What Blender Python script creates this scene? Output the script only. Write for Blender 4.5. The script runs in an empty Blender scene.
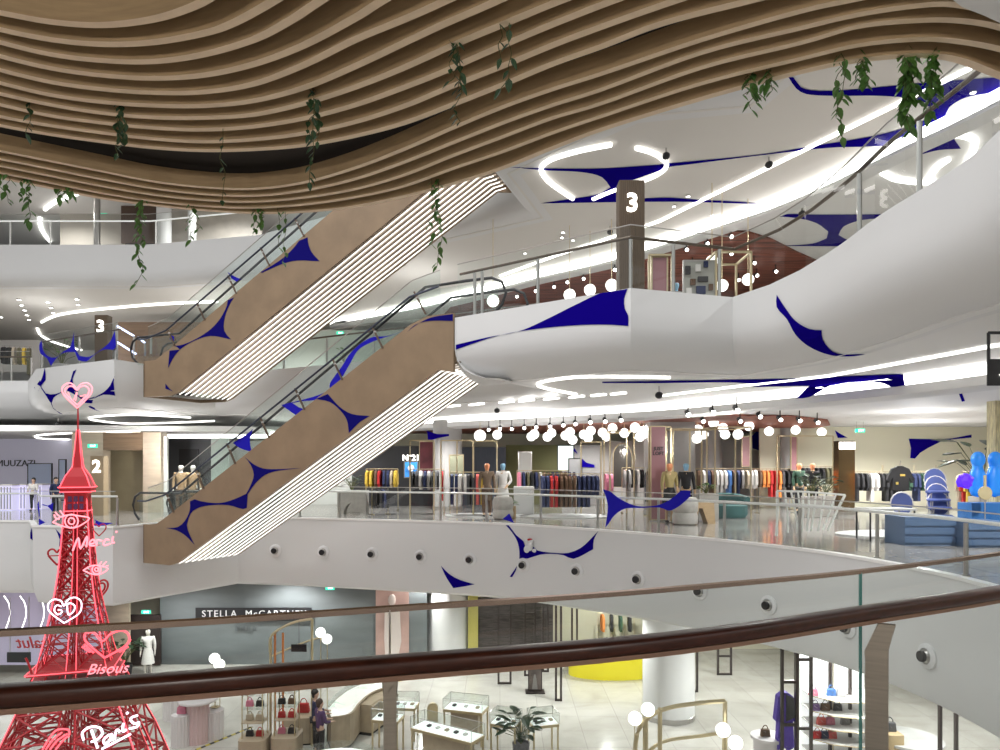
import bpy, bmesh, math, random
from mathutils import Vector, Matrix
from mathutils.bvhtree import BVHTree
from mathutils.geometry import tessellate_polygon
random.seed(7)
SC = bpy.context.scene
COL = SC.collection
PI = math.pi
# ---------------------------------------------------------------- camera
F = 700.0; HZ = 465.0; EYE = 1.75
cam = bpy.data.cameras.new('camera'); camo = bpy.data.objects.new('camera', cam)
COL.objects.link(camo); camo.location = (0, 0, EYE); camo.rotation_euler = (PI/2, 0, 0)
cam.lens = 25.2; cam.sensor_width = 36; cam.shift_y = 0.09; cam.clip_start = 0.05; cam.clip_end = 300
SC.camera = camo
# ---------------------------------------------------------------- world, exposure
w = bpy.data.worlds.new('world'); SC.world = w; w.use_nodes = True
w.node_tree.nodes['Background'].inputs[0].default_value = (0.97, 0.98, 1.0, 1)
w.node_tree.nodes['Background'].inputs[1].default_value = 0.95
SC.view_settings.view_transform = 'Standard'; SC.view_settings.look = 'None'
SC.view_settings.gamma = 1.0; SC.view_settings.exposure = 0.0
SC.view_settings.use_curve_mapping = False
SC.cycles.use_denoising = True
SC.cycles.max_bounces = 6; SC.cycles.diffuse_bounces = 3; SC.cycles.glossy_bounces = 3
SC.cycles.transparent_max_bounces = 14; SC.cycles.caustics_reflective = False; SC.cycles.caustics_refractive = False
SC.cycles.sample_clamp_indirect = 4.0

def light(kind, loc, energy, col=(1, .99, .975), size=.04, rot=None, spot=None):
    l = bpy.data.lights.new('downlight_or_fill', kind); l.energy = energy; l.color = col
    if kind in ('POINT', 'SPOT'): l.shadow_soft_size = size
    if kind == 'AREA': l.shape = 'DISK'; l.size = size
    if kind == 'SPOT': l.spot_size = spot or 2.2; l.spot_blend = .6
    o = bpy.data.objects.new('downlight_or_fill', l); COL.objects.link(o); o.location = loc
    if rot: o.rotation_euler = rot
    return o
# added fill lamps, unseen, high above the void
for (x, y) in ((-7, 9), (1, 7), (-14, 13)):
    light('AREA', (x, y, 17), 620, (1, .98, .96), 5.0)
# recessed downlights of the shops, level by level, shining down
def down(pts, z, e):
    for (x, y) in pts: light('SPOT', (x, y, z), e, size=.06, spot=2.75)
down(((-20, 27), (-17, 26.5), (-10.5, 23.5), (-7, 28), (-2, 25), (3, 23), (4, 29), (9, 25), (9, 18), (14, 22), (14, 25), (15, 16), (10.5, 13), (5, 25), (12, 25), (17, 24), (-10, 27.5)), 3.2, 520)
down(((-17, 21.5), (-12, 25), (-8, 26), (-2, 23.5), (-3, 27), (3, 22), (4, 26), (8, 19), (9, 24), (14, 20), (12, 15)), -2.5, 480)
down(((-20, 30), (-13, 29), (-5, 27), (2, 22.5), (8, 18), (7, 26), (9, 13), (14, 20), (-9, 31), (-18, 38)), 8.1, 560)
down(((-20, 31), (-12, 30.3), (-6, 30)), 13.5, 620)
# added point lamps in mid-air, fill that brightens the dark soffits
for (x, y, z, e) in ((-18, 24.5, 2.3, 90), (-12.4, 24.9, 2.3, 90), (-5, 25.5, 2.4, 80), (1, 23, 2.4, 70), (6, 19.5, 2.4, 70), (12, 20, 2.3, 90), (15, 25, 2.3, 90), (-20, 31, 7, 110), (-12, 30, 7, 110), (-3, 26, 7.2, 90)):
    light('POINT', (x, y, z), e)
# added unseen lamps behind the camera, brightening the fin faces
for (x, y) in ((-5, -3), (0, -4), (5, -3)): light('POINT', (x, y, 2.9), 260, (1, .95, .88), .1)

# ---------------------------------------------------------------- projection helpers
def P(x, y, Y):                 # photograph pixel at a given distance -> point
    return Vector(((x-500)/F*Y, Y, EYE-(y-HZ)/F*Y))
def PZ(x, y, z):                # photograph pixel on a level plane -> point
    return P(x, y, (EYE-z)*F/(y-HZ))
def cp(ox, oy, s, pts): return [(ox+s*a, oy+s*b) for a, b in pts]
def V2(p): return Vector((p[0], p[1]))

# ---------------------------------------------------------------- materials
MATS = {}
def mat(name, col, rough=.6, metal=0, emit=0, var=0.0, vscale=6, spec=.5, bump=0, stretch=None, ecol=None):
    if name in MATS: return MATS[name]
    m = bpy.data.materials.new(name); m.use_nodes = True; nt = m.node_tree
    b = nt.nodes['Principled BSDF']
    c = (*col, 1)
    b.inputs['Base Color'].default_value = c
    b.inputs['Roughness'].default_value = rough; b.inputs['Metallic'].default_value = metal
    b.inputs['Specular IOR Level'].default_value = spec
    if emit:
        b.inputs['Emission Color'].default_value = (*(ecol or col), 1); b.inputs['Emission Strength'].default_value = emit
    if var or bump:
        tc = nt.nodes.new('ShaderNodeTexCoord'); n = nt.nodes.new('ShaderNodeTexNoise')
        mp = nt.nodes.new('ShaderNodeMapping'); mp.inputs['Scale'].default_value = stretch or (1, 1, 1)
        nt.links.new(tc.outputs['Object'], mp.inputs[0]); nt.links.new(mp.outputs[0], n.inputs['Vector'])
        n.inputs['Scale'].default_value = vscale; n.inputs['Detail'].default_value = 5
        if var:
            r = nt.nodes.new('ShaderNodeValToRGB')
            r.color_ramp.elements[0].position = .3; r.color_ramp.elements[1].position = .7
            r.color_ramp.elements[0].color = (*[max(0, v*(1-var)) for v in col], 1)
            r.color_ramp.elements[1].color = (*[min(1, v*(1+var)) for v in col], 1)
            nt.links.new(n.outputs['Fac'], r.inputs[0]); nt.links.new(r.outputs[0], b.inputs['Base Color'])
        if bump:
            bp = nt.nodes.new('ShaderNodeBump'); bp.inputs['Strength'].default_value = bump
            nt.links.new(n.outputs['Fac'], bp.inputs['Height']); nt.links.new(bp.outputs[0], b.inputs['Normal'])
    MATS[name] = m; return m
def glassmat(name, tint, refl=.12, opac=.0):
    m = bpy.data.materials.new(name); m.use_nodes = True; nt = m.node_tree; nt.nodes.clear()
    o = nt.nodes.new('ShaderNodeOutputMaterial'); t = nt.nodes.new('ShaderNodeBsdfTransparent'); g = nt.nodes.new('ShaderNodeBsdfGlossy')
    t.inputs[0].default_value = (*tint, 1); g.inputs['Roughness'].default_value = .02
    lw = nt.nodes.new('ShaderNodeLayerWeight'); lw.inputs[0].default_value = .5
    pw = nt.nodes.new('ShaderNodeMath'); pw.operation = 'POWER'; pw.inputs[1].default_value = 4.5
    ma = nt.nodes.new('ShaderNodeMath'); ma.operation = 'MULTIPLY_ADD'; ma.inputs[1].default_value = .6; ma.inputs[2].default_value = refl*.35
    nt.links.new(lw.outputs['Facing'], pw.inputs[0]); nt.links.new(pw.outputs[0], ma.inputs[0])
    mx = nt.nodes.new('ShaderNodeMixShader'); nt.links.new(ma.outputs[0], mx.inputs[0])
    nt.links.new(t.outputs[0], mx.inputs[1]); nt.links.new(g.outputs[0], mx.inputs[2]); nt.links.new(mx.outputs[0], o.inputs[0])
    MATS[name] = m; return m
def tilemat(name, c1, c2, grout, size, rough, vein=.5):
    m = bpy.data.materials.new(name); m.use_nodes = True; nt = m.node_tree; b = nt.nodes['Principled BSDF']
    tc = nt.nodes.new('ShaderNodeTexCoord'); br = nt.nodes.new('ShaderNodeTexBrick')
    br.inputs['Scale'].default_value = 1.0; br.offset = 0; br.inputs['Brick Width'].default_value = size; br.inputs['Row Height'].default_value = size
    br.inputs['Mortar Size'].default_value = .008; br.inputs['Color1'].default_value = (*c1, 1); br.inputs['Color2'].default_value = (*c2, 1)
    br.inputs['Mortar'].default_value = (*grout, 1)
    n = nt.nodes.new('ShaderNodeTexNoise'); n.inputs['Scale'].default_value = .55; n.inputs['Detail'].default_value = 8; n.inputs['Distortion'].default_value = 1.5
    mx = nt.nodes.new('ShaderNodeMix'); mx.data_type = 'RGBA'; mx.blend_type = 'MULTIPLY'; mx.inputs[0].default_value = vein
    r = nt.nodes.new('ShaderNodeValToRGB'); r.color_ramp.elements[0].position = .3; r.color_ramp.elements[0].color = (.62, .6, .57, 1); r.color_ramp.elements[1].position = .6
    nt.links.new(tc.outputs['Object'], br.inputs['Vector']); nt.links.new(tc.outputs['Object'], n.inputs['Vector'])
    nt.links.new(n.outputs['Fac'], r.inputs[0]); nt.links.new(br.outputs['Color'], mx.inputs[6]); nt.links.new(r.outputs[0], mx.inputs[7])
    nt.links.new(mx.outputs[2], b.inputs['Base Color']); b.inputs['Roughness'].default_value = rough
    MATS[name] = m; return m
WHITE = mat('white_plaster', (.74, .74, .735), .55)
CEIL = mat('ceiling_white', (.82, .815, .80), .7)
CREAM = mat('cream_wall', (.74, .70, .55), .7)
BLUE = mat('blue_vinyl', (.007, .002, .21), .8, spec=.0)
BLUEG = mat('blue_film', (.016, .012, .42), .6, spec=.1)
WOOD = mat('oak_veneer', (.48, .34, .195), .34, var=.10, vscale=5, stretch=(1, 1, 9))
WOOD_LIT = mat('oak_lit_edge', (.80, .62, .43), .45, var=.06, vscale=8)  # same oak made lighter: light from below painted into the fin bottoms
BRONZE = mat('bronze_cladding', (.27, .185, .11), .45, var=.12, vscale=1.6)
BROWN = mat('dark_bronze_metal', (.16, .11, .08), .35, metal=.6)
CHAMP = mat('champagne_metal', (.62, .52, .33), .3, metal=.8)
STEEL = mat('brushed_steel', (.50, .48, .46), .3, metal=.9)
POSTM = mat('bronze_steel_post', (.50, .45, .38), .32, metal=.8, var=.1, vscale=3, stretch=(1, 1, 30))
MAHOG = mat('mahogany_handrail', (.055, .015, .008), .3, var=.35, vscale=7, stretch=(.6, 4, 6))
COPPER = mat('copper_trim', (.42, .26, .19), .3, metal=.8)
BLACK = mat('black_paint', (.012, .012, .014), .5)
RUBBER = mat('black_rubber', (.02, .02, .022), .4)
MIRROR = mat('mirror_soffit', (.33, .27, .21), .08, metal=.9)
LED = mat('led_white', (1, .98, .94), .5, emit=3.5)
LEDT = mat('led_tube', (1, .98, .94), .5, emit=1.5)
COVE = mat('cove_light', (1, .985, .95), .5, emit=5.0)
GLOBE = mat('globe_glass', (1, .98, .93), .4, emit=2.2)
SPOTM = mat('spot_lens', (1, .97, .92), .5, emit=14)
REDN = mat('red_neon', (.8, .05, .07), .4, emit=1.7, ecol=(1, .12, .16))
PINKN = mat('pink_neon', (.8, .25, .3), .4, emit=1.35, ecol=(1, .30, .36))
WHITEN = mat('white_neon', (1, .9, 1), .4, emit=1.8, ecol=(1, .80, 1))
REDM = mat('red_painted_steel', (.50, .012, .022), .4)
BRICK = mat('russet_slats', (.25, .075, .045), .6, var=.8, vscale=3.0, stretch=(.22, 5, 1))
FLOOR1 = tilemat('marble_floor', (.62, .60, .55), (.58, .56, .51), (.42, .40, .37), 1.2, .16)
FLOOR2 = tilemat('grey_stone_floor', (.46, .44, .41), (.40, .38, .36), (.28, .27, .25), 1.0, .10)
GLASS = glassmat('clear_glass', (.93, .96, .95), .10)
GLASSG = glassmat('near_glass', (.96, .985, .975), .10)
GEDGE = mat('glass_edge', (.10, .32, .29), .2)
GREEN = mat('leaf_green', (.085, .21, .04), .5, var=.3, vscale=20)
DGREEN = mat('dark_leaf', (.015, .04, .015), .4, var=.3, vscale=12)
STEM = mat('vine_stem', (.10, .11, .04), .7)
MURAL = mat('grey_green_mural', (.15, .17, .175), .5, var=.35, vscale=.35, stretch=(.6, 1, 2.2))
MARBLE = mat('beige_stone_wall', (.50, .42, .32), .35, var=.12, vscale=1.2, stretch=(1, 1, 5))
SLATE = mat('dark_slate_cladding', (.05, .052, .058), .4)
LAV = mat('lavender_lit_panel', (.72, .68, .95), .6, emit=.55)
SKIN = mat('skin', (.62, .40, .29), .5)
HAIR = mat('black_hair', (.015, .011, .01), .5)
ORANGEH = mat('orange_mannequin_head', (.75, .30, .14), .5)
BLUEH = mat('pale_blue_mannequin_head', (.22, .42, .58), .5)
def cmat(n, c, r=.8): return mat(n, c, r)
CL = {'black': (.014, .014, .016), 'charcoal': (.06, .06, .065), 'navy': (.02, .03, .09), 'white': (.75, .73, .70), 'grey': (.30, .29, .28),
      'brown': (.12, .065, .035), 'red': (.45, .02, .02), 'pink': (.68, .22, .32), 'yellow': (.70, .48, .06), 'beige': (.50, .42, .31),
      'blue': (.08, .20, .50), 'green': (.03, .08, .05), 'coral': (.75, .14, .12), 'purple': (.10, .05, .14), 'olive': (.12, .11, .06), 'orange': (.65, .22, .05), 'light_blue': (.35, .52, .66)}
for k, v in CL.items(): cmat(k+'_cloth', v)

# ---------------------------------------------------------------- object helpers
def tag(o, label=None, cat=None, group=None, kind=None):
    if label: o['label'] = label
    if cat: o['category'] = cat
    if group: o['group'] = group
    if kind: o['kind'] = kind
    return o
def empty(name, loc, label, cat, group=None, rz=0):
    o = bpy.data.objects.new(name, None); COL.objects.link(o); o.location = loc; o.rotation_euler = (0, 0, rz)
    o.empty_display_size = .1
    return tag(o, label, cat, group)
def obj(name, bm, m, parent=None, smooth=False, world=True, label=None):
    """one mesh object; world=True: vertices are in scene coordinates and get moved into the parent's frame"""
    if parent is not None and world:
        mw = Matrix.Translation(parent.location) @ parent.rotation_euler.to_matrix().to_4x4()
        if parent.parent is not None:
            q = parent.parent
            mw = Matrix.Translation(q.location) @ q.rotation_euler.to_matrix().to_4x4() @ mw
        bmesh.ops.transform(bm, matrix=mw.inverted(), verts=bm.verts)
    me = bpy.data.meshes.new(name); bmesh.ops.recalc_face_normals(bm, faces=bm.faces) if len(bm.faces) else None
    bm.to_mesh(me); bm.free()
    for mm in (m if isinstance(m, (list, tuple)) else [m]): me.materials.append(mm)
    if smooth:
        me.shade_smooth(); me.set_sharp_from_angle(angle=math.radians(38))
    o = bpy.data.objects.new(name, me); COL.objects.link(o)
    if parent is not None: o.parent = parent
    if label: o['label'] = label
    return o
def thing(name, bm, m, label, cat, group=None, smooth=False, loc=None):
    if loc is not None: bmesh.ops.translate(bm, vec=-Vector(loc), verts=bm.verts)
    o = obj(name, bm, m, smooth=smooth)
    if loc is not None: o.location = loc
    return tag(o, label, cat, group)
def struct(name, bm, m, parent=None, smooth=False):
    o = obj(name, bm, m, parent, smooth)
    if parent is None: o['kind'] = 'structure'
    return o
def copy_tree(o, parent=None, loc=None, rz=None, label=None, group=None):
    c = o.copy(); COL.objects.link(c)
    if parent is not None: c.parent = parent
    if loc is not None: c.location = loc
    if rz is not None: c.rotation_euler = (0, 0, rz)
    if label: c['label'] = label
    if group: c['group'] = group
    for ch in o.children: copy_tree(ch, c)
    return c
def BM(): return bmesh.new()
def box(bm, c, s, rz=0, mi=0, rot=None):
    r = bmesh.ops.create_cube(bm, size=1)
    M = Matrix.Translation(c) @ (rot if rot is not None else Matrix.Rotation(rz, 4, 'Z')) @ Matrix.Diagonal((*s, 1))
    bmesh.ops.transform(bm, matrix=M, verts=r['verts'])
    if mi:
        for f in set(f for v in r['verts'] for f in v.link_faces): f.material_index = mi
    return bm
def bbox(bm, x0, x1, y0, y1, z0, z1, mi=0): return box(bm, ((x0+x1)/2, (y0+y1)/2, (z0+z1)/2), (abs(x1-x0), abs(y1-y0), abs(z1-z0)), mi=mi)
def bevel(bm, w=.01, seg=2):
    bmesh.ops.bevel(bm, geom=[e for e in bm.edges], offset=w, segments=seg, affect='EDGES', clamp_overlap=True); return bm
def bar(bm, a, b, r=.02, n=6, r2=None, cap=True):
    a = Vector(a); b = Vector(b); d = b-a
    if d.length < 1e-6: return bm
    q = d.to_track_quat('Z', 'Y').to_matrix().to_4x4()
    bmesh.ops.create_cone(bm, cap_ends=cap, segments=n, radius1=r, radius2=r if r2 is None else r2, depth=d.length, matrix=Matrix.Translation((a+b)/2) @ q)
    return bm
def sbar(bm, a, b, w, h):      # rectangular bar from a to b, w across, h deep
    a = Vector(a); b = Vector(b); d = b-a
    q = d.to_track_quat('Z', 'Y').to_matrix().to_4x4()
    return box(bm, (0, 0, 0), (w, h, d.length), rot=Matrix.Translation((a+b)/2) @ q)
def tube(bm, pts, r=.02, n=6, closed=False, radii=None):
    pts = [Vector(p) for p in pts]; N = len(pts); rings = []
    for i, p in enumerate(pts):
        if closed: d = pts[(i+1) % N]-pts[i-1]
        else: d = pts[min(i+1, N-1)]-pts[max(i-1, 0)]
        d.normalize(); up = Vector((0, 0, 1)) if abs(d.z) < .95 else Vector((0, 1, 0))
        s = d.cross(up).normalized(); t = s.cross(d)
        rr = radii[i] if radii else r
        rings.append([bm.verts.new(p+s*rr*math.cos(2*PI*k/n)+t*rr*math.sin(2*PI*k/n)) for k in range(n)])
    M = N if closed else N-1
    for i in range(M):
        A = rings[i]; B = rings[(i+1) % N]
        for k in range(n): bm.faces.new((A[k], A[(k+1) % n], B[(k+1) % n], B[k]))
    if not closed: bm.faces.new(rings[0]); bm.faces.new(rings[-1])
    return bm
def lathe(bm, prof, c=(0, 0, 0), n=16, mi=0):
    rings = []
    for r, z in prof: rings.append([bm.verts.new((c[0]+max(r, 1e-4)*math.cos(2*PI*k/n), c[1]+max(r, 1e-4)*math.sin(2*PI*k/n), c[2]+z)) for k in range(n)])
    fs = []
    for i in range(len(rings)-1):
        for k in range(n): fs.append(bm.faces.new((rings[i][k], rings[i][(k+1) % n], rings[i+1][(k+1) % n], rings[i+1][k])))
    fs.append(bm.faces.new(rings[0])); fs.append(bm.faces.new(rings[-1]))
    for f in fs: f.material_index = mi
    return bm
def sphere(bm, c, r, n=12, sc=(1, 1, 1)):
    bmesh.ops.create_uvsphere(bm, u_segments=n, v_segments=max(6, n*2//3), radius=r, matrix=Matrix.Translation(c) @ Matrix.Diagonal((*sc, 1))); return bm
def prism(bm, poly, z0, z1, mi=0):
    b = [bm.verts.new((p[0], p[1], z0)) for p in poly]; t = [bm.verts.new((p[0], p[1], z1)) for p in poly]
    n = len(poly); tris = tessellate_polygon([[Vector((p[0], p[1], 0)) for p in poly]]); fs = []
    for a in tris:
        fs.append(bm.faces.new([b[i] for i in a])); fs.append(bm.faces.new([t[i] for i in reversed(a)]))
    for i in range(n): fs.append(bm.faces.new((b[i], b[(i+1) % n], t[(i+1) % n], t[i])))
    for f in fs: f.material_index = mi
    return bm
def plate(bm, pts3, thick, nrm):   # planar outline with real thickness
    pts3 = [Vector(p) for p in pts3]; nrm = Vector(nrm).normalized()
    a = [bm.verts.new(p) for p in pts3]; b = [bm.verts.new(p+nrm*thick) for p in pts3]; n = len(a)
    for t in tessellate_polygon([pts3]):
        bm.faces.new([a[i] for i in t]); bm.faces.new([b[i] for i in reversed(t)])
    for i in range(n): bm.faces.new((a[i], a[(i+1) % n], b[(i+1) % n], b[i]))
    return bm
def smooth_path(pts, k=6, closed=False):
    pts = [Vector(p) for p in pts]; out = []; n = len(pts)
    for i in range(n if closed else n-1):
        if closed: p0, p1, p2, p3 = pts[i-1], pts[i], pts[(i+1) % n], pts[(i+2) % n]
        else: p0, p1, p2, p3 = pts[max(i-1, 0)], pts[i], pts[i+1], pts[min(i+2, n-1)]
        for j in range(k):
            t = j/k
            out.append(.5*((2*p1)+(-p0+p2)*t+(2*p0-5*p1+4*p2-p3)*t*t+(-p0+3*p1-3*p2+p3)*t*t*t))
    if not closed: out.append(pts[-1])
    return out
def offset2(path, d):      # miter offset to the left of travel
    path = [V2(p) for p in path]; out = []; n = len(path)
    for i, p in enumerate(path):
        a = (path[i]-path[i-1]).normalized() if i else None
        b = (path[i+1]-path[i]).normalized() if i < n-1 else None
        if a is None: a = b
        if b is None: b = a
        na = Vector((-a.y, a.x)); nb = Vector((-b.y, b.x)); m = (na+nb)
        m = m.normalized() if m.length > 1e-4 else na
        k = 1/max(.45, m.dot(na)); out.append(p+m*d*k)
    return out
def sweep(bm, path, prof, mi=0):  # prof: (inset, z) list
    rows = []
    for d, z in prof: rows.append([bm.verts.new((q.x, q.y, z)) for q in offset2(path, d)])
    for a, b in zip(rows[:-1], rows[1:]):
        for i in range(len(a)-1): bm.faces.new((a[i], a[i+1], b[i+1], b[i])).material_index = mi
    return bm
def ribbon(bm, path, z0, z1, t=.04):  # upright band with thickness
    a = [V2(p) for p in path]; b = offset2(path, t)
    A = [[bm.verts.new((p.x, p.y, z)) for p in q] for q, z in ((a, z0), (a, z1), (b, z1), (b, z0))]
    n = len(a)
    for j in range(4):
        for i in range(n-1): bm.faces.new((A[j][i], A[j][i+1], A[(j+1) % 4][i+1], A[(j+1) % 4][i]))
    bm.faces.new([A[j][0] for j in range(4)]); bm.faces.new([A[j][-1] for j in range(4)])
    return bm
def text_bm(s, size=1, depth=.02, bold=0, shear=0, sp=1.0):
    c = bpy.data.curves.new('t', 'FONT'); c.body = s; c.size = size; c.extrude = depth/2; c.offset = bold; c.shear = shear; c.space_character = sp
    c.align_x = 'CENTER'; c.align_y = 'CENTER'; c.resolution_u = 3
    o = bpy.data.objects.new('t', c); COL.objects.link(o)
    dg = bpy.context.evaluated_depsgraph_get(); me = bpy.data.meshes.new_from_object(o.evaluated_get(dg))
    bm = BM(); bm.from_mesh(me); bpy.data.objects.remove(o); bpy.data.curves.remove(c); bpy.data.meshes.remove(me)
    return bm
def text_at(s, c, size, yaw=0, **k):   # text facing -Y (towards the void), turned by yaw
    bm = text_bm(s, size, **k)
    bmesh.ops.transform(bm, matrix=Matrix.Translation(c) @ Matrix.Rotation(yaw, 4, 'Z') @ Matrix.Rotation(PI/2, 4, 'X'), verts=bm.verts)
    return bm
def bvh_of(*objs):
    vs = []; fs = []
    for o in objs:
        k = len(vs); mw = o.matrix_basis
        if o.parent: mw = o.parent.matrix_basis @ mw
        vs += [mw @ v.co for v in o.data.vertices]; fs += [[i+k for i in p.vertices] for p in o.data.polygons]
    return BVHTree.FromPolygons(vs, fs)
def decal_bm(poly, bvh, off=.012, step=9, smooth=True):
    """vinyl cut-out lying on the surface: outline traced, laid onto the real surface, with thickness"""
    q = []; n = len(poly); pv = [Vector(p) for p in poly]
    def sharp(i):
        u = pv[i]-pv[i-1]; v = pv[(i+1) % n]-pv[i]
        return u.length < 1e-6 or v.length < 1e-6 or abs(u.angle_signed(v, 0)) > .95
    for i in range(n):
        a, b = pv[i], pv[(i+1) % n]; L = (b-a).length; k = max(1, int(L/step*2)) if len(poly) > 4 else 1
        ta = (b-a) if sharp(i) else (b-pv[i-1]).normalized()*L
        tb = (b-a) if sharp((i+1) % n) else (pv[(i+2) % n]-a).normalized()*L
        for j in range(k):
            t = j/k; h = (2*t**3-3*t*t+1)*a+(t**3-2*t*t+t)*ta+(-2*t**3+3*t*t)*b+(t**3-t*t)*tb; q.append(h)
    b2 = BM(); vs = [b2.verts.new((p.x, p.y, 0)) for p in q]
    for t in tessellate_polygon([[Vector((p.x, p.y, 0)) for p in q]]):
        try: b2.faces.new([vs[i] for i in t])
        except ValueError: pass
    for _ in range(4):
        es = [e for e in b2.edges if e.calc_length() > step*1.6]
        if not es: break
        bmesh.ops.subdivide_edges(b2, edges=es, cuts=1)
        bmesh.ops.triangulate(b2, faces=b2.faces)
    o = Vector((0, 0, EYE)); bad = []
    for v in b2.verts:
        d = Vector(((v.co.x-500)/F, 1, -(v.co.y-HZ)/F)).normalized()
        h = bvh.ray_cast(o, d, 80)
        if h[0] is None: bad.append(v); continue
        nr = h[1] if h[1].dot(d) < 0 else -h[1]
        v.co = h[0]+nr*off
    bmesh.ops.delete(b2, geom=bad, context='VERTS')
    long = [e for e in b2.edges if e.calc_length() > 2.6]
    bmesh.ops.delete(b2, geom=long, context='EDGES')
    return b2
# ================================================================ STRUCTURE
L1, L3, L4 = -6.0, 5.0, 10.5
SOF4 = 9.2
# level two slab edge (left to right, coming round to our side)
e2 = [(-26, 22), (-14.7, 21.9), (-13.4, 20.1), (-10.95, 19.8), (-8.8, 23.55)] + \
     [tuple(p[:2]) for p in smooth_path([(-8.8, 23.55, 0), (-6.6, 23.1, 0), (-3.2, 22.1, 0), (0, 20.95, 0), (2.7, 18.85, 0), (4.8, 16.8, 0), (6.1, 14.9, 0), (6.73, 13.46, 0), (7.07, 11.8, 0), (7.12, 10.4, 0), (6.9, 8.8, 0), (6.3, 7.2, 0), (5.5, 6, 0), (4.8, 5.3, 0)], 4)[1:]]
near_edge = [(4.3, 5.1), (3.3, 4.42), (1.9, 3.7), (.5, 3.15), (-.4, 2.85), (-1.6, 2.5), (-6, 1.6), (-26, -1)]
fl = BM(); prism(fl, [tuple(p) for p in offset2(e2, .06)]+near_edge+[(-26, -7), (26, -7), (26, 34), (-26, 34)], -.25, 0)
struct('floor', fl, FLOOR2)
def fascia(n, path, ztop, zbot, prof, m=WHITE):
    bm = BM(); sweep(bm, path, prof); return struct(n, bm, m, smooth=True)
fas2 = fascia('trim_1', e2, 0, -2.3, [(.0, .012), (-.02, .0), (-.02, -.1), (0, -1.4), (.02, -1.9), (.12, -2.2), (.4, -2.32), (1.2, -2.36)])
bm = BM(); sweep(bm, e2, [(.12, .02), (-.045, .02), (-.045, -.035), (.0, -.035)]); struct('trim_2', bm, mat('white_edge_profile', (.92, .91, .89), .3))
bm = BM(); prism(bm, [tuple(p) for p in offset2(e2, 1.1)]+[(26, 34), (-26, 34)], -2.45, -2.33); struct('ceiling', bm, CEIL)
# level one floor
bm = BM(); bbox(bm, -34, 30, -7, 36, L1-.2, L1); struct('floor', bm, FLOOR1)
# level three
e3 = [(-26, 27), (-18.2, 27), (-15.7, 23.7), (-11.85, 21.5), (-10.3, 25.3), (1.05, 18.95), (-1.0, 15.45), (2.4, 12.85)] + \
     [(4.5, 13.55), (4.86, 12.6)] + [tuple(p[:2]) for p in smooth_path([(5.0, 11.67, 0), (5.02, 10.4, 0), (4.94, 9.1, 0), (4.98, 7.58, 0), (4.85, 6.8, 0), (4.55, 5.4, 0), (4.3, 4.5, 0)], 4)]
SW = [(-26, 27), (-34, 27), (-34, 46), (26, 46), (26, 4.5)]
bm = BM(); prism(bm, [tuple(p) for p in offset2(e3, .06)]+SW[:0:-1], L3-.25, L3); struct('floor', bm, FLOOR2)
i3 = 4; 
p3 = [(.12, 5.0), (-.0, 5.0), (0, 4.62), (0, 4.3), (.07, 4.05), (.22, 3.86), (.45, 3.72), (.75, 3.63), (1.1, 3.6)]
# left part and bridge part of the level three fascia, then the big right hand sweep
fas3l = fascia('trim_3', e3[:7], 0, 0, p3)
fas3 = fascia('trim_4', e3[6:], 0, 0, p3)
bm = BM(); prism(bm, [tuple(p) for p in offset2(e3, .8)]+[(26, 4.5), (26, 34), (-26, 34)], 3.61, 3.75)
sof3 = struct('ceiling', bm, CEIL)
# level four
e4 = [(-30, 27.8), (-14, 27.8), (-9.1, 26.6), (.6, 20.2), (-.4, 17.2), (2.5, 14), (4.6, 13.6), (5.1, 11.5), (5.1, 9), (5.0, 7), (4.6, 4.6)]
bm = BM(); prism(bm, [tuple(p) for p in offset2(e4, .06)]+[(26, 4.6), (26, 46), (-34, 46)], L4-.25, L4); struct('floor', bm, FLOOR2)
fas4 = fascia('trim_5', e4, 0, 0, [(.12, 10.5), (0, 10.5), (0, 9.5), (.08, 9.2), (.3, 9.0), (.6, 8.95), (.8, 8.95)])
fas4r = fas4
bm = BM(); prism(bm, [tuple(p) for p in offset2(e4, .5)]+[(26, 4.6), (26, 46), (-34, 46)], 8.955, 9.05); sof4 = struct('ceiling', bm, mat('ceiling_warm_white', (.74, .72, .68), .7))
bm = BM(); bbox(bm, -34, 30, 22, 46, 13.6, 13.8); struct('ceiling', bm, CEIL)
# cove steps : bulkheads washed by hidden strips
def cove(path, ztop, h, inner_z, nm):
    path = [tuple(p[:2]) for p in smooth_path([(*p, 0) for p in path], 5)]
    q = [Vector(p) for p in path]
    bm = BM(); ribbon(bm, path, ztop-h, ztop-.02, .05); o1 = struct('trim_'+nm, bm, COVE)
    bm = BM(); sweep(bm, path, [(-.02, ztop-h), (-.02, inner_z), (.12, inner_z-.06), (.3, inner_z-.08)]); return o1, struct('trim_'+nm+'1', bm, WHITE, smooth=True)
c4 = [tuple(PZ(x, y, 8.84)[:2]) for x, y in ((330, 322), (430, 302), (503, 283), (540, 273), (580, 264), (616, 255), (660, 241), (700, 227.5), (740, 214), (772, 203), (830, 178), (898, 143), (950, 118), (1000, 92), (1080, 50))]
cove(c4, 8.95, .26, 8.6, '7')
c2 = [(-5.5, 30.5), (-4, 28.8), (-1.5, 26.5), (1.5, 24.2), (4.9, 21), (6.6, 18.2), (7.6, 16.2), (8.4, 14.4), (8.9, 12.7), (9.2, 10.5), (9, 8), (8.4, 6)]
cv2 = cove(c2, 3.6, .2, 3.22, '8')
s2 = [tuple(p[:2]) for p in smooth_path([(*p, 0) for p in c2], 5)]
bm = BM(); prism(bm, s2+[(26, 6), (26, 34), (-5.5, 34)], 3.3, 3.36); sof2in = struct('ceiling', bm, CEIL)
s4 = [tuple(p[:2]) for p in smooth_path([(*p, 0) for p in c4], 5)]
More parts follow.
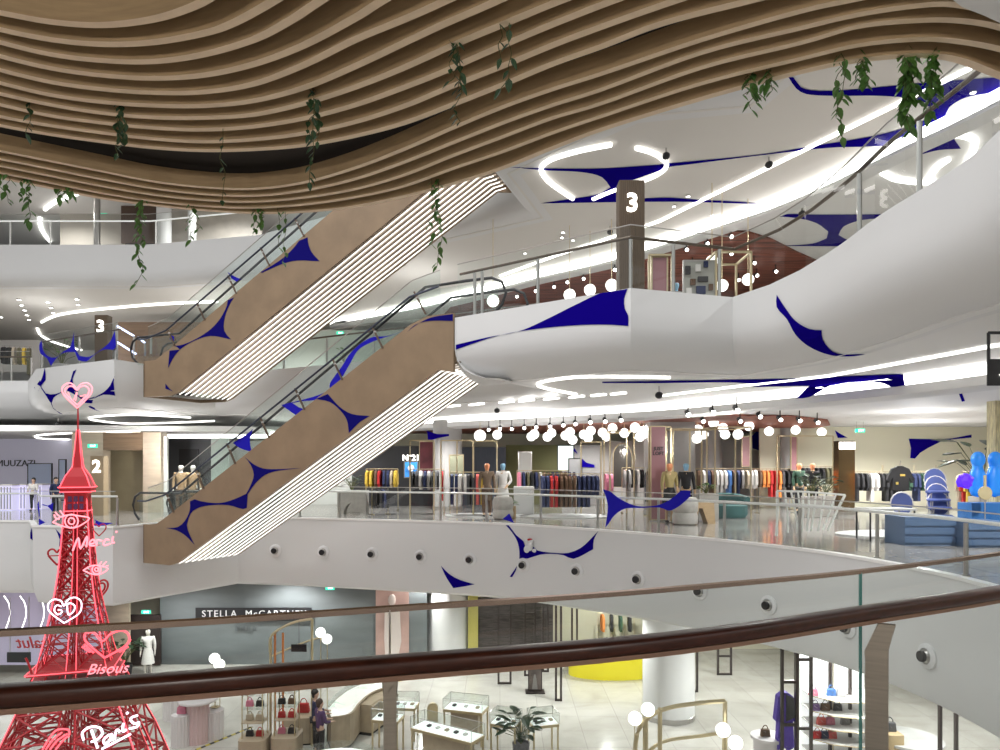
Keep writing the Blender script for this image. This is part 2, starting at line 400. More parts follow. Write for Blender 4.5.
bm = BM(); prism(bm, s4+[(26, 6), (26, 34), (-8, 34)], 8.66, 8.72); sof4in = struct('ceiling', bm, CEIL)
# russet slatted ceilings of the fashion floor
def russet(poly, z, n):
    bm = BM(); prism(bm, poly, z-.04, z)
    r = struct('ceiling', bm, BRICK)
    return r
red2 = [(-11, 31.8), (-5, 30), (-1, 27.6), (1.8, 25), (4.6, 22.2), (6.3, 21), (9, 21.6), (11, 23.5), (12.5, 26.5), (13, 31), (5, 33.5), (-8, 33.5)]
russet(red2, 3.285, 1)
red3 = [tuple(PZ(x, y, 8.64)[:2]) for x, y in ((455, 303), (480, 297), (540, 283), (616, 264), (640, 256), (680, 241), (710, 233), (728, 230.5), (747, 231), (770, 238), (800, 253), (835, 268), (848, 278))]+[(14, 33), (-3, 33.5)]
russet(red3, 8.655, 2)
# outer walls
def wall(n, x0, x1, y0, y1, z0, z1, m): 
    bm = BM(); bbox(bm, x0, x1, y0, y1, z0, z1); return struct(n, bm, m)
wall('wall_back', -34, 30, 34, 34.3, -2.4, 3.4, CREAM); wall('wall_back', -34, 30, 44, 44.3, 3.4, 9, WHITE); wall('wall_back', -34, 30, 42, 42.3, 9, 14, WHITE)
wall('wall_left', -34.2, -34, -7, 46, -6.2, 13.8, WHITE); wall('wall_right', 26, 26.3, -7, 46, -6.2, 9.3, CREAM)
wall('wall_back', -34, 30, 29.5, 29.8, -6, -2.3, CREAM)
wall('wall_front', -30, 26, -7.3, -7, -6, 5, mat('far_shop_wall', (.55, .52, .5), .7))

# ---------------------------------------------------------------- our own ceiling : oak fins
ZF = 4.0
def trace(pts, z=ZF):
    return [tuple(p[:2]) for p in smooth_path([PZ(x, y, z)*Vector((1, 1, 0)) for x, y in pts], 5)]
fins_u = [
 [(-40, 2), (0, 10), (50, 19), (100, 22), (150, 16), (190, 3), (215, -12), (240, -30)],
 [(-40, 16), (0, 27), (50, 37), (100, 41.5), (150, 39.5), (200, 30.5), (230, 20), (266, 0), (300, -22)],
 [(-40, 28), (0, 40), (50, 52), (100, 58), (150, 59), (200, 52), (250, 37), (286, 18), (310, 2), (350, -25)],
 [(-40, 41), (0, 54), (50, 66), (100, 73), (150, 76), (200, 73), (250, 62), (300, 43), (350, 16), (372, 2), (420, -28)],
 [(-40, 56), (0, 68), (50, 80), (100, 87), (150, 90.5), (200, 90), (250, 82), (300, 63), (350, 38), (400, 17), (440, -1), (500, -30)],
 [(-40, 69), (0, 81), (50, 93), (100, 100), (150, 103.5), (200, 104), (250, 99), (300, 86), (350, 65), (400, 41), (440, 22), (490, 0), (550, -28)],
 [(-40, 81), (0, 92), (50, 103), (100, 111), (150, 115.5), (200, 116), (250, 113), (300, 102), (350, 86), (400, 66), (450, 43), (500, 22), (550, 1), (620, -26)],
 [(-40, 93), (0, 103), (50, 114), (100, 121), (150, 126), (200, 128), (250, 125), (300, 117), (350, 104), (400, 86), (440, 70), (480, 52), (540, 26), (600, 2), (680, -28)],
 [(-40, 105), (0, 115), (50, 124), (100, 131), (150, 137), (200, 140), (250, 138), (300, 132), (350, 121), (400, 105), (450, 84), (500, 64), (550, 43), (600, 24), (676, -3), (760, -30)],
 [(-40, 114), (0, 124), (50, 133), (100, 140), (150, 146), (200, 149), (250, 148), (300, 144), (350, 135), (400, 122), (450, 103), (500, 83), (550, 62), (600, 44), (660, 21), (748, -2), (840, -24), (940, -40)]]
fins_l = [
 [(-40, 142), (0, 150), (50, 160), (100, 170), (150, 180), (200, 186), (250, 188), (300, 182), (350, 168), (400, 149), (450, 127), (500, 106), (550, 88), (600, 72), (700, 38), (800, 9), (850, -2), (900, -12), (960, -20), (1040, -16)],
 [(-40, 150), (0, 158), (50, 168), (100, 178), (150, 187), (200, 193), (250, 195), (300, 190), (350, 179), (400, 162), (450, 142), (500, 122), (550, 104), (600, 88), (700, 51), (800, 26), (860, 12), (920, 3), (960, 2), (1010, 12)],
 [(-40, 157), (0, 165), (50, 175), (100, 185), (150, 193.5), (200, 199), (250, 201), (300, 197), (350, 189), (400, 175), (450, 155), (500, 136), (550, 117), (600, 102), (700, 66), (800, 41), (860, 24), (920, 18), (960, 18), (1000, 24), (1050, 40)],
 [(-40, 164), (0, 172), (50, 182), (100, 192), (150, 200), (200, 205), (250, 207), (300, 204), (350, 197), (400, 186), (450, 168), (500, 151), (550, 132), (600, 115), (700, 82), (800, 57), (860, 43), (920, 37), (960, 39), (1000, 46), (1050, 60)],
 [(-40, 169), (0, 177), (50, 187), (100, 197), (150, 204), (200, 209), (250, 212), (300, 211), (350, 206), (400, 196), (450, 183), (500, 167), (550, 147), (600, 128), (700, 97), (800, 70), (860, 58), (920, 53), (960, 57), (1000, 72), (1050, 92)]]
wc = empty('ceiling', (0, 3, ZF+.2), None, None); wc['kind'] = 'structure'
k = 0
for i, f in enumerate(fins_u+fins_l):
    t = trace(f); th = .050 if i < 10 else .042
    bm = BM(); ribbon(bm, t, ZF, ZF+(.16 if i != 10 else .12), th if i < 14 else .05)
    bmesh.ops.recalc_face_normals(bm, faces=bm.faces)
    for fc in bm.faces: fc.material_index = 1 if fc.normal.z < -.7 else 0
    obj('ceiling_fin', bm, [WOOD, WOOD_LIT], wc)
# dark plenum board above the fins
out = trace(fins_l[4])
bm = BM(); prism(bm, [(p[0], p[1]) for p in out]+[(6, 3), (6, -7), (-8, -7), (-8, 4)], ZF+.17, ZF+.2)
obj('plenum_board', bm, mat('plenum_dark', (.02, .015, .012), .8), wc)
# near white soffit to the right of the fins
bm = BM(); prism(bm, [tuple(PZ(x, y, ZF-.02)[:2]) for x, y in ((938, -14), (962, 5), (985, 14), (1002, 22), (1060, 50), (1200, 60), (1100, -80), (900, -60))], ZF-.03, ZF+.14); struct('ceiling', bm, WHITE)

# lowered ceiling over the left hand shops of level two
bm = BM(); prism(bm, [(-34, 25.5), (-14.5, 25.5), (-9.5, 26.2), (-9, 34), (-34, 34)], 3.0, 3.2); sof2l = struct('ceiling', bm, CEIL)
# ================================================================ BLUE GRAPHICS
bv3 = bvh_of(fas3); bv3l = bvh_of(fas3l, sof3); bv2 = bvh_of(fas2); bvs4 = bvh_of(sof4, fas4r); bvs4in = bvh_of(sof4in, sof4); bvs3 = bvh_of(sof3, fas3)
def vinyl(poly, bv, label, off=.012, cat='wall graphic', m=None):
    bm = decal_bm(poly, bv, off)
    if not len(bm.faces): bm.free(); print('EMPTY', label); return
    e = bmesh.ops.extrude_face_region(bm, geom=list(bm.faces)); 
    c = Vector((0, 0, EYE))
    for v in e['geom']:
        if isinstance(v, bmesh.types.BMVert): v.co += (v.co-c).normalized()*.006
    q = sum((v.co for v in bm.verts), Vector())/len(bm.verts)
    return thing('vinyl_graphic', bm, m or BLUE, label, cat, loc=q)
A = cp(330, 200, .34, [(371, 426), (460, 405), (560, 385), (640, 350), (720, 310), (820, 265), (876, 262), (866, 290), (868, 320), (878, 340), (878, 371), (820, 367), (740, 368), (620, 378), (500, 398), (371, 440)])
vinyl(A, bv3, 'large royal blue swoosh on the white balcony fascia below the brown 3 pillar')
B = cp(660, 200, .34, [(345, 279), (365, 310), (400, 355), (440, 378), (477, 382), (480, 410), (510, 445), (540, 452), (620, 450), (560, 458), (500, 454), (440, 430), (400, 395), (375, 350), (345, 315)])
vinyl(B, bv3, 'small curved blue hook shape on the big white sweeping fascia at right')
C = cp(480, 500, .12, [(215, 208), (240, 210), (300, 290), (365, 345), (380, 390), (440, 385), (480, 420), (620, 440), (740, 440), (840, 400), (910, 340), (990, 255), (950, 330), (945, 410), (780, 490), (700, 460), (600, 448), (500, 455), (400, 487), (330, 490), (330, 430), (315, 350), (270, 270)])
vinyl(C, bv2, 'blue garland shaped graphic on the lower white fascia between the air nozzles')
vinyl(cp(480, 500, .12, [(312, 545), (300, 590), (270, 642), (248, 640), (290, 580)]), bv2, 'tiny blue sliver on the lower white fascia under the blue garland')
vinyl(cp(380, 550, .267, [(228, 58), (260, 90), (300, 112), (355, 128), (320, 135), (275, 142), (250, 105)]), bv2, 'blue pointed triangle graphic low on the white fascia left of the garland')
vinyl(cp(0, 480, .16, [(200, 300), (203, 330), (207, 378), (192, 365), (192, 330)]), bv2, 'short blue stroke on the white fascia corner behind the red tower')
vinyl(cp(0, 480, .16, [(347, 303), (385, 345), (400, 365), (372, 420), (375, 370)]), bv2, 'blue curved spike on the white fascia just left of the red tower')
# left hand box of level three
vinyl(cp(0, 380, .14, [(245, 58), (290, 0), (298, 50), (330, 95), (400, 100), (460, 75), (440, 90), (385, 125), (370, 165), (400, 215), (450, 242), (430, 240), (380, 200), (355, 150), (330, 110), (300, 65)]), bv3l, 'blue star graphic left of the neon heart on the white level three box')
vinyl([(45, 368), (46, 380), (42, 385), (39, 391), (35, 389), (40, 384), (43, 376)], bv3l, 'small blue spike at the left end of the white level three box')
vinyl(cp(0, 280, .16, [(465, 525), (500, 520), (480, 560), (455, 620), (460, 650), (490, 700), (440, 690), (430, 660), (445, 620), (460, 570)]), bv3l, 'blue strand running down behind the neon heart on the white level three box')
vinyl(cp(0, 280, .16, [(715, 600), (712, 640), (722, 722), (650, 715), (590, 740), (600, 728), (650, 700), (690, 660)]), bv3l, 'blue pointed star right of the neon heart at the white box corner')
vinyl(cp(0, 380, .14, [(505, 30), (540, 95), (580, 120), (640, 130), (680, 118), (660, 155), (680, 205), (740, 232), (640, 195), (600, 150), (540, 105), (480, 75)]), bv3l, 'blue four pointed star just below the neon heart on the white box')
# level four soffit
vinyl(cp(660, 0, .34, [(378, 225), (392, 225), (415, 255), (460, 265), (560, 262), (800, 240), (1000, 225), (1000, 268), (900, 285), (850, 315), (838, 345), (870, 355), (893, 350), (850, 375), (770, 400), (720, 420), (600, 430), (500, 433), (300, 455), (20, 490), (0, 490), (0, 482), (300, 452), (500, 420), (620, 400), (720, 375), (780, 350), (797, 325), (780, 300), (740, 288), (640, 280), (520, 280), (430, 275), (400, 258)]), bvs4, 'huge blue forked graphic across the top right white ceiling under hanging vines', cat='ceiling graphic')
vinyl(cp(330, 0, .34, [(490, 487), (520, 490), (640, 494), (800, 494), (990, 482), (1000, 485), (1000, 490), (900, 525), (860, 540), (850, 560), (880, 580), (1000, 580), (1080, 586), (1200, 592), (1270, 598), (1200, 597), (1000, 592), (620, 597), (700, 585), (790, 570), (825, 550), (800, 520), (740, 505), (640, 500)]), bvs4, 'blue hourglass graphic on the white ceiling inside the white light loop', cat='ceiling graphic')
vinyl(cp(660, 0, .34, [(305, 634), (340, 628), (490, 630), (740, 628), (700, 640), (600, 645), (540, 665), (525, 690), (560, 708), (600, 712), (560, 722), (350, 722), (450, 715), (490, 700), (495, 680), (460, 655), (400, 640)]), bvs4in, 'blue bow tie graphic on the lower ceiling behind the right level three rail', cat='ceiling graphic')
vinyl(cp(660, 0, .34, [(765, 410), (880, 375), (860, 400), (885, 436), (820, 440), (760, 455)]), bvs4in, 'short blue flag shape on the ceiling beside the cove light at upper right', cat='ceiling graphic')
vinyl(cp(660, 0, .34, [(303, 636), (318, 610), (336, 592), (330, 620), (322, 632)]), bvs4in, 'tiny blue fin on the white cove at the tip of the bow tie', cat='ceiling graphic')
# level three soffit
vinyl(cp(660, 200, .34, [(-170, 533), (0, 531), (380, 524), (500, 519), (715, 510), (722, 545), (680, 550), (660, 540), (600, 533), (540, 537), (500, 547), (440, 580), (402, 584), (440, 545), (270, 549), (300, 541), (200, 535), (0, 537), (-170, 537)]), bvh_of(sof3, fas3, sof2in, *cv2), 'long blue ribbon with an arch on the level three soffit at right', cat='ceiling graphic')
vinyl(cp(660, 200, .34, [(870, 545), (880, 543), (897, 590), (888, 592)]), bvh_of(sof3, sof2in), 'thin blue tick on the white soffit near the hanging black sign', cat='ceiling graphic')
vinyl([(428, 432), (470, 433), (440, 435), (434, 441), (428, 440)], bvs3, 'small blue streak on the soffit above the clothes racks at left', cat='ceiling graphic')

# ================================================================ LED LINES IN THE CEILINGS, AND ADDED REFLECTION STRIPS
def led(pts, z, label, r=.035, k=4, cat='light strip', m=None):
    q = [PZ(x, y, z) for x, y in pts]
    q = smooth_path(q, k) if k > 1 else q
    bm = BM()
    tube(bm, q, r, 6)
    c = q[len(q)//2]
    return thing('light_strip', bm, m or LED, label, cat, loc=c)
led([(500, 276), (558, 255), (646, 226), (660, 221), (971, 68)], 8.92, 'long straight white light line across the white ceiling at upper right', k=1, r=.04)
led(cp(330, 0, .34, [(828, 425), (740, 442), (660, 465), (625, 488), (625, 512), (650, 540), (715, 585)]), 8.92, 'left half of the white light loop on the ceiling above the 3 pillar', r=.055)
led(cp(330, 0, .34, [(900, 435), (945, 448), (975, 465), (990, 485), (975, 505), (930, 528)])+[(612, 191), (593, 199)], 8.92, 'right half of the white light loop on the ceiling above the 3 pillar', r=.055)
led(cp(660, 0, .34, [(650, 508), (690, 528), (760, 538), (850, 541)]), 8.6, 'short curved white strip standing in for a reflection in the upper right rail', r=.05)  # this and the next two glowing strips are added to imitate glass reflections
led(cp(660, 0, .34, [(800, 560), (795, 530), (815, 495), (850, 470)]), 8.6, 'white hook shaped strip standing in for a reflection beside the upper right post', r=.05)
led(cp(660, 0, .34, [(872, 530), (900, 490), (925, 440), (920, 412), (880, 400), (830, 405)]), 8.6, 'white glowing loop standing in for a reflection in the upper right glass rail', r=.05)
led(cp(330, 200, .34, [(725, 572), (660, 560), (620, 550), (612, 543), (640, 532), (760, 520), (1000, 523)]), 3.58, 'white light loop under the right balcony, hairpin shaped', r=.03)
led([(660, 396), (742, 386), (830, 376), (1000, 345)], 3.58, 'long thin white light line on the soffit at the right edge', r=.025, k=1)
led(cp(0, 200, .34, [(630, 650), (520, 655), (380, 658), (290, 650), (262, 642), (300, 636), (400, 632), (560, 640)]), 3.58, 'oval white light loop beneath the left level three box', r=.03)
led([(130, 440), (68, 439.5), (41, 438.5), (36, 436), (55, 434), (102, 432), (140, 432)], 2.97, 'long white light loop over the left shop entrance', r=.03)
led(cp(0, 200, .34, [(122, 360), (160, 342), (220, 330), (330, 318), (480, 306), (640, 299)]), 8.91, 'long curved white light line under the left level four floor', r=.05)
led(cp(0, 200, .34, [(110, 378), (120, 398), (150, 415), (200, 432), (240, 442)]), 8.91, 'short curved white light by the left end of the level four soffit', r=.05)
led(cp(0, 100, .2, [(225, 548), (260, 520), (310, 495), (390, 468)]), 13.55, 'arc of white light on the top left ceiling', r=.08)
led(cp(0, 100, .2, [(200, 590), (202, 630), (220, 670), (250, 708)]), 13.55, 'small curved white light below the arc on the top left ceiling', r=.08)
for i, x in enumerate((446, 470, 500, 520, 545, 570, 592, 612)):   # slot lights in a row on the soffit
    y = 407-(x-446)*.075; a, b = PZ(x, y, 3.58), PZ(x+13, y-1.6, 3.58)
    bm = BM(); sbar(bm, a, b, .12, .04); thing('slot_light', bm, LED, 'short white slot light on the soffit behind the lower escalator', 'ceiling light', 'slot lights along the soffit', loc=(a+b)/2)
# recessed spots of the left soffit
dl = None
for (x, y) in ((19, 299.5), (21.5, 305), (24.5, 310), (27, 315), (29, 319.5), (1, 317), (48, 302), (51, 307.5), (53, 312.5), (77, 299), (78, 304.5)):
    c = PZ(x, y, 8.93)
    if dl is None:
        dl = empty('downlight_or_fill', c, 'round recessed spot under the left level four floor', 'ceiling light', 'recessed spots upper left')
        bm = BM(); lathe(bm, [(.10, 0), (.10, -.02), (.075, -.02)], n=12); obj('trim_ring', bm, WHITE, dl, world=False)
        bm = BM(); lathe(bm, [(.07, -.01), (.07, -.025)], n=12); obj('lens', bm, SPOTM, dl, world=False)
    else: copy_tree(dl, loc=c)

for (x, y, z) in ((418, 305, 8.93), (525, 253, 8.92), (562, 237, 8.92), (563, 232, 8.92), (573, 240, 8.92), (674, 206, 8.92), (688, 196, 8.92), (712, 215, 8.92), (973, 92, 8.92)):
    copy_tree(dl, loc=PZ(x, y, z), label='small recessed spot in the upper right ceiling', group='recessed spots upper right').scale = (.6, .6, 1)
# cameras on ceilings
def dome(c, label, arm=.12):
    t = empty('security_camera', c, label, 'camera')
    bm = BM(); bar(bm, (0, 0, 0), (0, 0, -arm), .02); obj('mount', bm, STEEL, t, world=False)
    bm = BM(); sphere(bm, (0, 0, -arm-.06), .09, 12, (1, 1.3, .9)); obj('housing', bm, BLACK, t, world=False, smooth=True)
dome(PZ(58, 418, 3.55), 'black security camera on the soffit left of the neon heart', .15)
dome(PZ(659, 386, 3.55), 'black security camera on the soffit below the right balcony', .15)
dome(PZ(666, 148, 8.92), 'black dome camera on the ceiling right of the light loop'); dome(PZ(610, 226, 8.92), 'black dome camera on the ceiling just left of the 3 pillar')
dome(PZ(802, 207, 8.6), 'small black camera near the blue fin above the upper right rail'); dome(PZ(769, 157, 8.92), 'tiny black camera on the cream ceiling right of centre')
dome(PZ(497, 407, 3.55), 'small black camera above the clothes racks beside slot lights', .05)

# ================================================================ ESCALATORS
def escalator(o, d, rise, fl_z, label, stars, ext=0.0):
    o = Vector(o); d = Vector((*d, 0)).normalized(); n = Vector((-d.y, d.x, 0)); Z = Vector((0, 0, 1))
    L = ext
    t = empty('escalator', o, label, 'escalator')
    def W(s, a, z): return o+d*s+n*a+Z*z
    k = (4.95-.3)/(9.14-.97)
    e = (rise-5)/k
    prof = [(0, .05), (.5, .06), (.97, .3), (9.14+e, 4.95+(rise-5)), (9.6+e, rise+.1), (10.27+e, rise+.1), (10.27+e, rise-1.2), (9.86+e, 3.87+(rise-5)), (1.41, -.97), (1.1, -1.05), (0, -1.05)]
    for nm, a0, a1 in (('near_side_panel', -.06, .02), ('far_side_panel', 2.1, 2.18)):
        bm = BM()
        A = [W(s, a0, z) for s, z in prof]
        plate(bm, A, a1-a0, n); p = obj(nm, bm, BRONZE, t)
        if a0 < 0: near = p
    # soffit
    bm = BM(); pl = [(0, -1.0), (1.1, -1.0), (1.41, -.92), (9.86+e, 3.92+(rise-5)), (10.4+e, 4.0+(rise-5))]
    for (s0, z0), (s1, z1) in zip(pl[:-1], pl[1:]):
        q = [W(s0, .02, z0), W(s1, .02, z1), W(s1, 2.1, z1), W(s0, 2.1, z0)]
        plate(bm, q, .04, Z)
    obj('soffit', bm, MIRROR, t)
    bm = BM(); plate(bm, [W(0, -.06, -1.05), W(0, 2.18, -1.05), W(0, 2.18, 0.04), W(0, -.06, 0.04)], .05, d); obj('end_cap', bm, BRONZE, t)
    for i in range(10):
        a = .10+i*.215
        bm = BM(); tube(bm, [W(1.3, a, -1.0), W(1.47, a, -.93), W(9.86+e, a, 3.86+(rise-5)), W(10.15+e, a, 3.9+(rise-5))], .016, 6)
        obj('light_tube', bm, LEDT, t)
    # steps
    bm = BM(); st = [(0, 0), (.9, 0)]; N = 22
    for i in range(N):
        s0 = .9+i*(8.5+e)/N; z0 = (i+1)*rise/N
        st += [(s0, z0), (s0+(8.5+e)/N, z0)]
    st += [(10.3+e, rise)]; q = st+[(10.3+e, rise-.3), (9.5+e, rise-.4), (.9, -.4), (0, -.3)]
    plate(bm, [W(s, .55, z) for s, z in q], 1.0, n); obj('steps', bm, mat('ribbed_step_metal', (.16, .16, .17), .4, metal=.7), t)
    line = [(-.9, .0), (0, .0), (.9, .0), (9.2+e, rise-.02), (10.3+e, rise), (11.1+e, rise)]
    for a in (.47, 1.63):
        bm = BM(); plate(bm, [W(s, a, z+.05) for s, z in line]+[W(s, a, z+.85) for s, z in reversed(line)], .012, n); bal = obj('glass_balustrade', bm, GLASS, t)
        pts = [W(-.9, a, .12), W(-1.1, a, .3), W(-1.18, a, .55), W(-1.08, a, .8), W(-.85, a, .92)]+[W(s, a, z+.93) for s, z in line[1:-1]]+[W(10.95+e, a, rise+.92), W(11.2+e, a, rise+.8), W(11.3+e, a, rise+.55), W(11.2+e, a, rise+.3), W(11.0+e, a, rise+.12)]
        bm = BM(); tube(bm, pts, .035, 8); obj('rubber_handrail', bm, RUBBER, t)
    # outer guard rail on the near side
    top = [(.15, .1), (.97, .3), (9.14+e, 4.95+(rise-5)), (9.9+e, rise+.1)]
    bm = BM(); plate(bm, [W(s, -.02, z+.04) for s, z in top]+[W(s, -.02, z+1.0) for s, z in reversed(top)], .012, n); obj('outer_glass', bm, GLASS, t)
    bm = BM(); tube(bm, [W(s, -.02, z+1.0) for s, z in top], .012, 5); obj('glass_cap', bm, STEEL, t)
    bm = BM(); tube(bm, [W(s, -.09, z+.62) for s, z in [(-.2, .1)]+top], .026, 8); obj('guard_handrail', bm, mat('dark_steel_rail', (.06, .07, .10), .3, metal=.6), t)
    sn = Vector((d.x*math.cos(.524), d.y*math.cos(.524), .5)); up = (Z-sn*.5).normalized()
    for s in [1.3+i*1.18 for i in range(int((8.6+e)/1.18)+1)]:
        z = .3+k*(s-.97) if s > .97 else .1
        b = W(s, -.08, z-.05); bm = BM(); sbar(bm, b, b+up*.62, .05, .03); ps = obj('guard_post', bm, BROWN, t)
        bm = BM(); sphere(bm, b+up*.45, .035, 8); obj('clamp', bm, STEEL, ps)
    bv = bvh_of(near)
    for sp in stars:
        bm = decal_bm(sp, bv, .008, 8)
        if len(bm.faces): obj('blue_graphic', bm, mat('blue_on_bronze', (.010, .008, .14), .8, spec=0), t, label='dark blue vinyl star shape')
    return t, W
st1 = [[(190, 497), (200, 501), (220, 503), (235, 499), (248, 493), (247, 508), (243, 509), (228, 505), (205, 506), (193, 511), (189, 518), (187, 525), (190, 535), (195, 545), (185, 535), (176, 530), (166, 528), (178, 527), (185, 521), (190, 510)],
       [(245, 457), (255, 465), (267, 469), (302, 468), (277, 471), (265, 475), (255, 484), (248, 494), (244, 498), (250, 487), (254, 475), (251, 465)],
       [(316, 399), (328, 394), (340, 407), (352, 414), (370, 416), (360, 422), (352, 430), (349, 433), (347, 420), (340, 410), (330, 402)],
       [(412, 328), (430, 318), (453, 314), (453, 321), (430, 321), (415, 325), (404, 336)]]
st2 = [cp(0, 200, .34, [(940, 42), (915, 80), (905, 110), (915, 150), (940, 180), (860, 180), (780, 210), (740, 235), (700, 275), (680, 300), (662, 345), (660, 385), (680, 410), (620, 400), (570, 415), (530, 440), (510, 465), (495, 495), (500, 430), (540, 425), (600, 395), (640, 360), (668, 310), (675, 265), (720, 235), (780, 205), (840, 165), (880, 120), (910, 60), (930, 38)]),
       cp(0, 200, .34, [(487, 540), (500, 556), (510, 563), (487, 555)])]
esc1, W1 = escalator((-10.18, 20.08, 0), (.894, -.448), 5.0, 0, 'lower bronze escalator rising from level two with white light tubes beneath', st1)
esc2, W2 = escalator((-10.9, 21.5, 4.88), (.925, -.38), 5.55, 0, 'upper bronze escalator rising from level three towards the oak ceiling', st2)

# ================================================================ RAILINGS
def railing(path, z, h_rail, h_glass, posts, label, rail_m, cap_m=STEEL, post_m=STEEL, panel=2, inset=.1, rr=.03, z_bot=0.0):
    """path at floor edge; glass panes between joints, handrail on the inner side, posts"""
    g = offset2(path, inset); r = offset2(path, inset+.09)
    t = empty('glass_railing', (g[len(g)//2].x, g[len(g)//2].y, z), label, 'railing')
    i = 0
    while i < len(g)-1:
        j = min(i+panel, len(g)-1); seg = g[i:j+1]
        bm = BM()
        q = offset2(seg, .014)
        for a in range(len(seg)-1):
            p = [Vector((seg[a].x, seg[a].y, z+z_bot)), Vector((seg[a+1].x, seg[a+1].y, z+z_bot)), Vector((seg[a+1].x, seg[a+1].y, z+h_glass)), Vector((seg[a].x, seg[a].y, z+h_glass))]
            bm.faces.new([bm.verts.new(v) for v in p])
        obj('glass_pane', bm, GLASS, t); i = j
    bm = BM(); tube(bm, [Vector((p.x, p.y, z+h_glass)) for p in g], .012, 5); obj('glass_cap', bm, cap_m, t)
    bm = BM(); tube(bm, [Vector((p.x, p.y, z+h_rail)) for p in r], rr, 8); obj('handrail', bm, rail_m, t)
    for (x, y) in posts:
        best = None
        for a in range(len(r)-1):
            for s in range(21):
                c = r[a].lerp(r[a+1], s/20); dd = abs(500+F*c.x/c.y-x)+(0 if y is None else 3*abs(HZ-(z-EYE)*F/c.y-y))
                if c.y > 1 and (best is None or dd < best[0]): best = (dd, c)
        c = best[1]; bm = BM(); bar(bm, (c.x, c.y, z), (c.x, c.y, z+h_rail-.04), .035, 8)
        bar(bm, (c.x, c.y, z), (c.x, c.y, z+.04), .06, 8); obj('post', bm, post_m, t)
    return t
i2 = 4
WR = mat('reflection_white_handrail', (.95, .92, .90), .3)  # metal rail, its bright reflection painted in as white
e2s = e2[i2:-6]
railing(e2s, 0, .88, 1.04, [(x, None) for x in (300, 340, 440, 487, 541, 598, 658, 724, 800, 877, 966)], 'long curved glass railing along the level two fashion shops', WR, panel=4)
railing(e2[0:4], 0, .85, 1.0, [(30, None), (60, None), (118, None)], 'glass railing on level two behind the red tower', WR, panel=1)
DKR = mat('bronze_dark_handrail', (.14, .105, .08), .3, metal=.6)
railing(e3[6:-6], 5, 1.0, 1.2, [(472, None), (482, None), (541, None), (628, None), (673, None), (717, None), (793, 240), (862, 200)], 'angular glass railing of the right level three balcony beside the 3 pillar', DKR, panel=2)
railing(e3[2:4], 5, .95, 1.15, [(42, None), (78, None), (115, None)], 'glass railing on the left level three box with blue graphics', DKR, panel=1)
railing(e3[4:6], 5, .95, 1.15, [(x, None) for x in (230, 285, 330, 380, 420)], 'glass railing of level three between the two escalators', DKR, panel=1)
railing(e3[0:2], 5, .95, 1.15, [(10, None), (30, None)], 'short glass railing in front of the level three clothes rack', DKR, panel=1)
railing(e4[0:3], 10.5, 1.0, 1.25, [(3, None), (47, None), (155, None), (190, None)], 'level four glass railing at top left with white glowing handrail', mat('glowing_rail', (.9, .88, .86), .3, emit=.5), panel=1)  # pale handrail with a faint glow put into its material
# blue film on the railings' glass
def film(poly, path, z, label, inset=.07):
    g = offset2(path, inset); bm = BM()
    for a in range(len(g)-1): bm.faces.new([bm.verts.new(Vector((p.x, p.y, zz))) for p, zz in ((g[a], z-.3), (g[a+1], z-.3), (g[a+1], z+1.6), (g[a], z+1.6))])
    me = bpy.data.meshes.new('t'); bm.to_mesh(me); bm.free(); o = bpy.data.objects.new('t', me)
    bv = bvh_of(o); bpy.data.objects.remove(o); bpy.data.meshes.remove(me)
    b = decal_bm(poly, bv, .01, 6)
    if len(b.faces):
        e = bmesh.ops.extrude_face_region(b, geom=list(b.faces))
        for v in e['geom']:
            if isinstance(v, bmesh.types.BMVert): v.co += (v.co-Vector((0, 0, EYE))).normalized()*.004
        q = sum((v.co for v in b.verts), Vector())/len(b.verts); return thing('glass_film', b, BLUEG, label, 'glass graphic', loc=q)
    b.free(); print('EMPTY film', label)
film(cp(450, 390, .25, [(612, 397), (640, 405), (680, 435), (740, 462), (800, 465), (850, 455), (900, 425), (925, 403), (962, 403), (962, 425), (885, 482), (840, 470), (760, 472), (700, 475), (660, 500), (635, 535), (622, 550), (632, 470), (625, 430)]), e2s, 0, 'blue swooping film on the glass railing beside the two mannequins')
film(cp(480, 500, .12, [(190, 158), (245, 112), (285, 192), (240, 175)]), e2s, 0, 'small blue triangle on the glass railing above the blue garland')
film(cp(0, 280, .16, [(247, 410), (262, 375), (272, 440), (300, 475), (350, 485), (400, 445), (440, 420), (465, 320), (468, 420), (500, 475), (560, 480), (640, 430), (690, 385), (720, 315), (728, 440), (650, 435), (590, 470), (540, 510), (490, 500), (470, 450), (400, 455), (350, 495), (320, 538), (295, 490), (255, 460)]), e3[2:4], 5, 'blue garland film on the glass of the left level three box')
film(cp(0, 480, .16, [(235, 150), (245, 130), (250, 220), (245, 240), (285, 265), (245, 283), (243, 220)]), e2[0:4], 0, 'blue spiky film on the glass left of the red tower')
film(cp(0, 480, .16, [(265, 150), (300, 160), (335, 140), (330, 200), (300, 165), (270, 158)]), e2[0:4], 0, 'blue star film on the glass near the red tower neon eye')
film(cp(0, 480, .16, [(575, 215), (600, 250), (640, 265), (710, 268), (650, 285), (590, 292), (600, 260)]), e2[0:4], 0, 'blue pointed film on the glass right of the red tower')
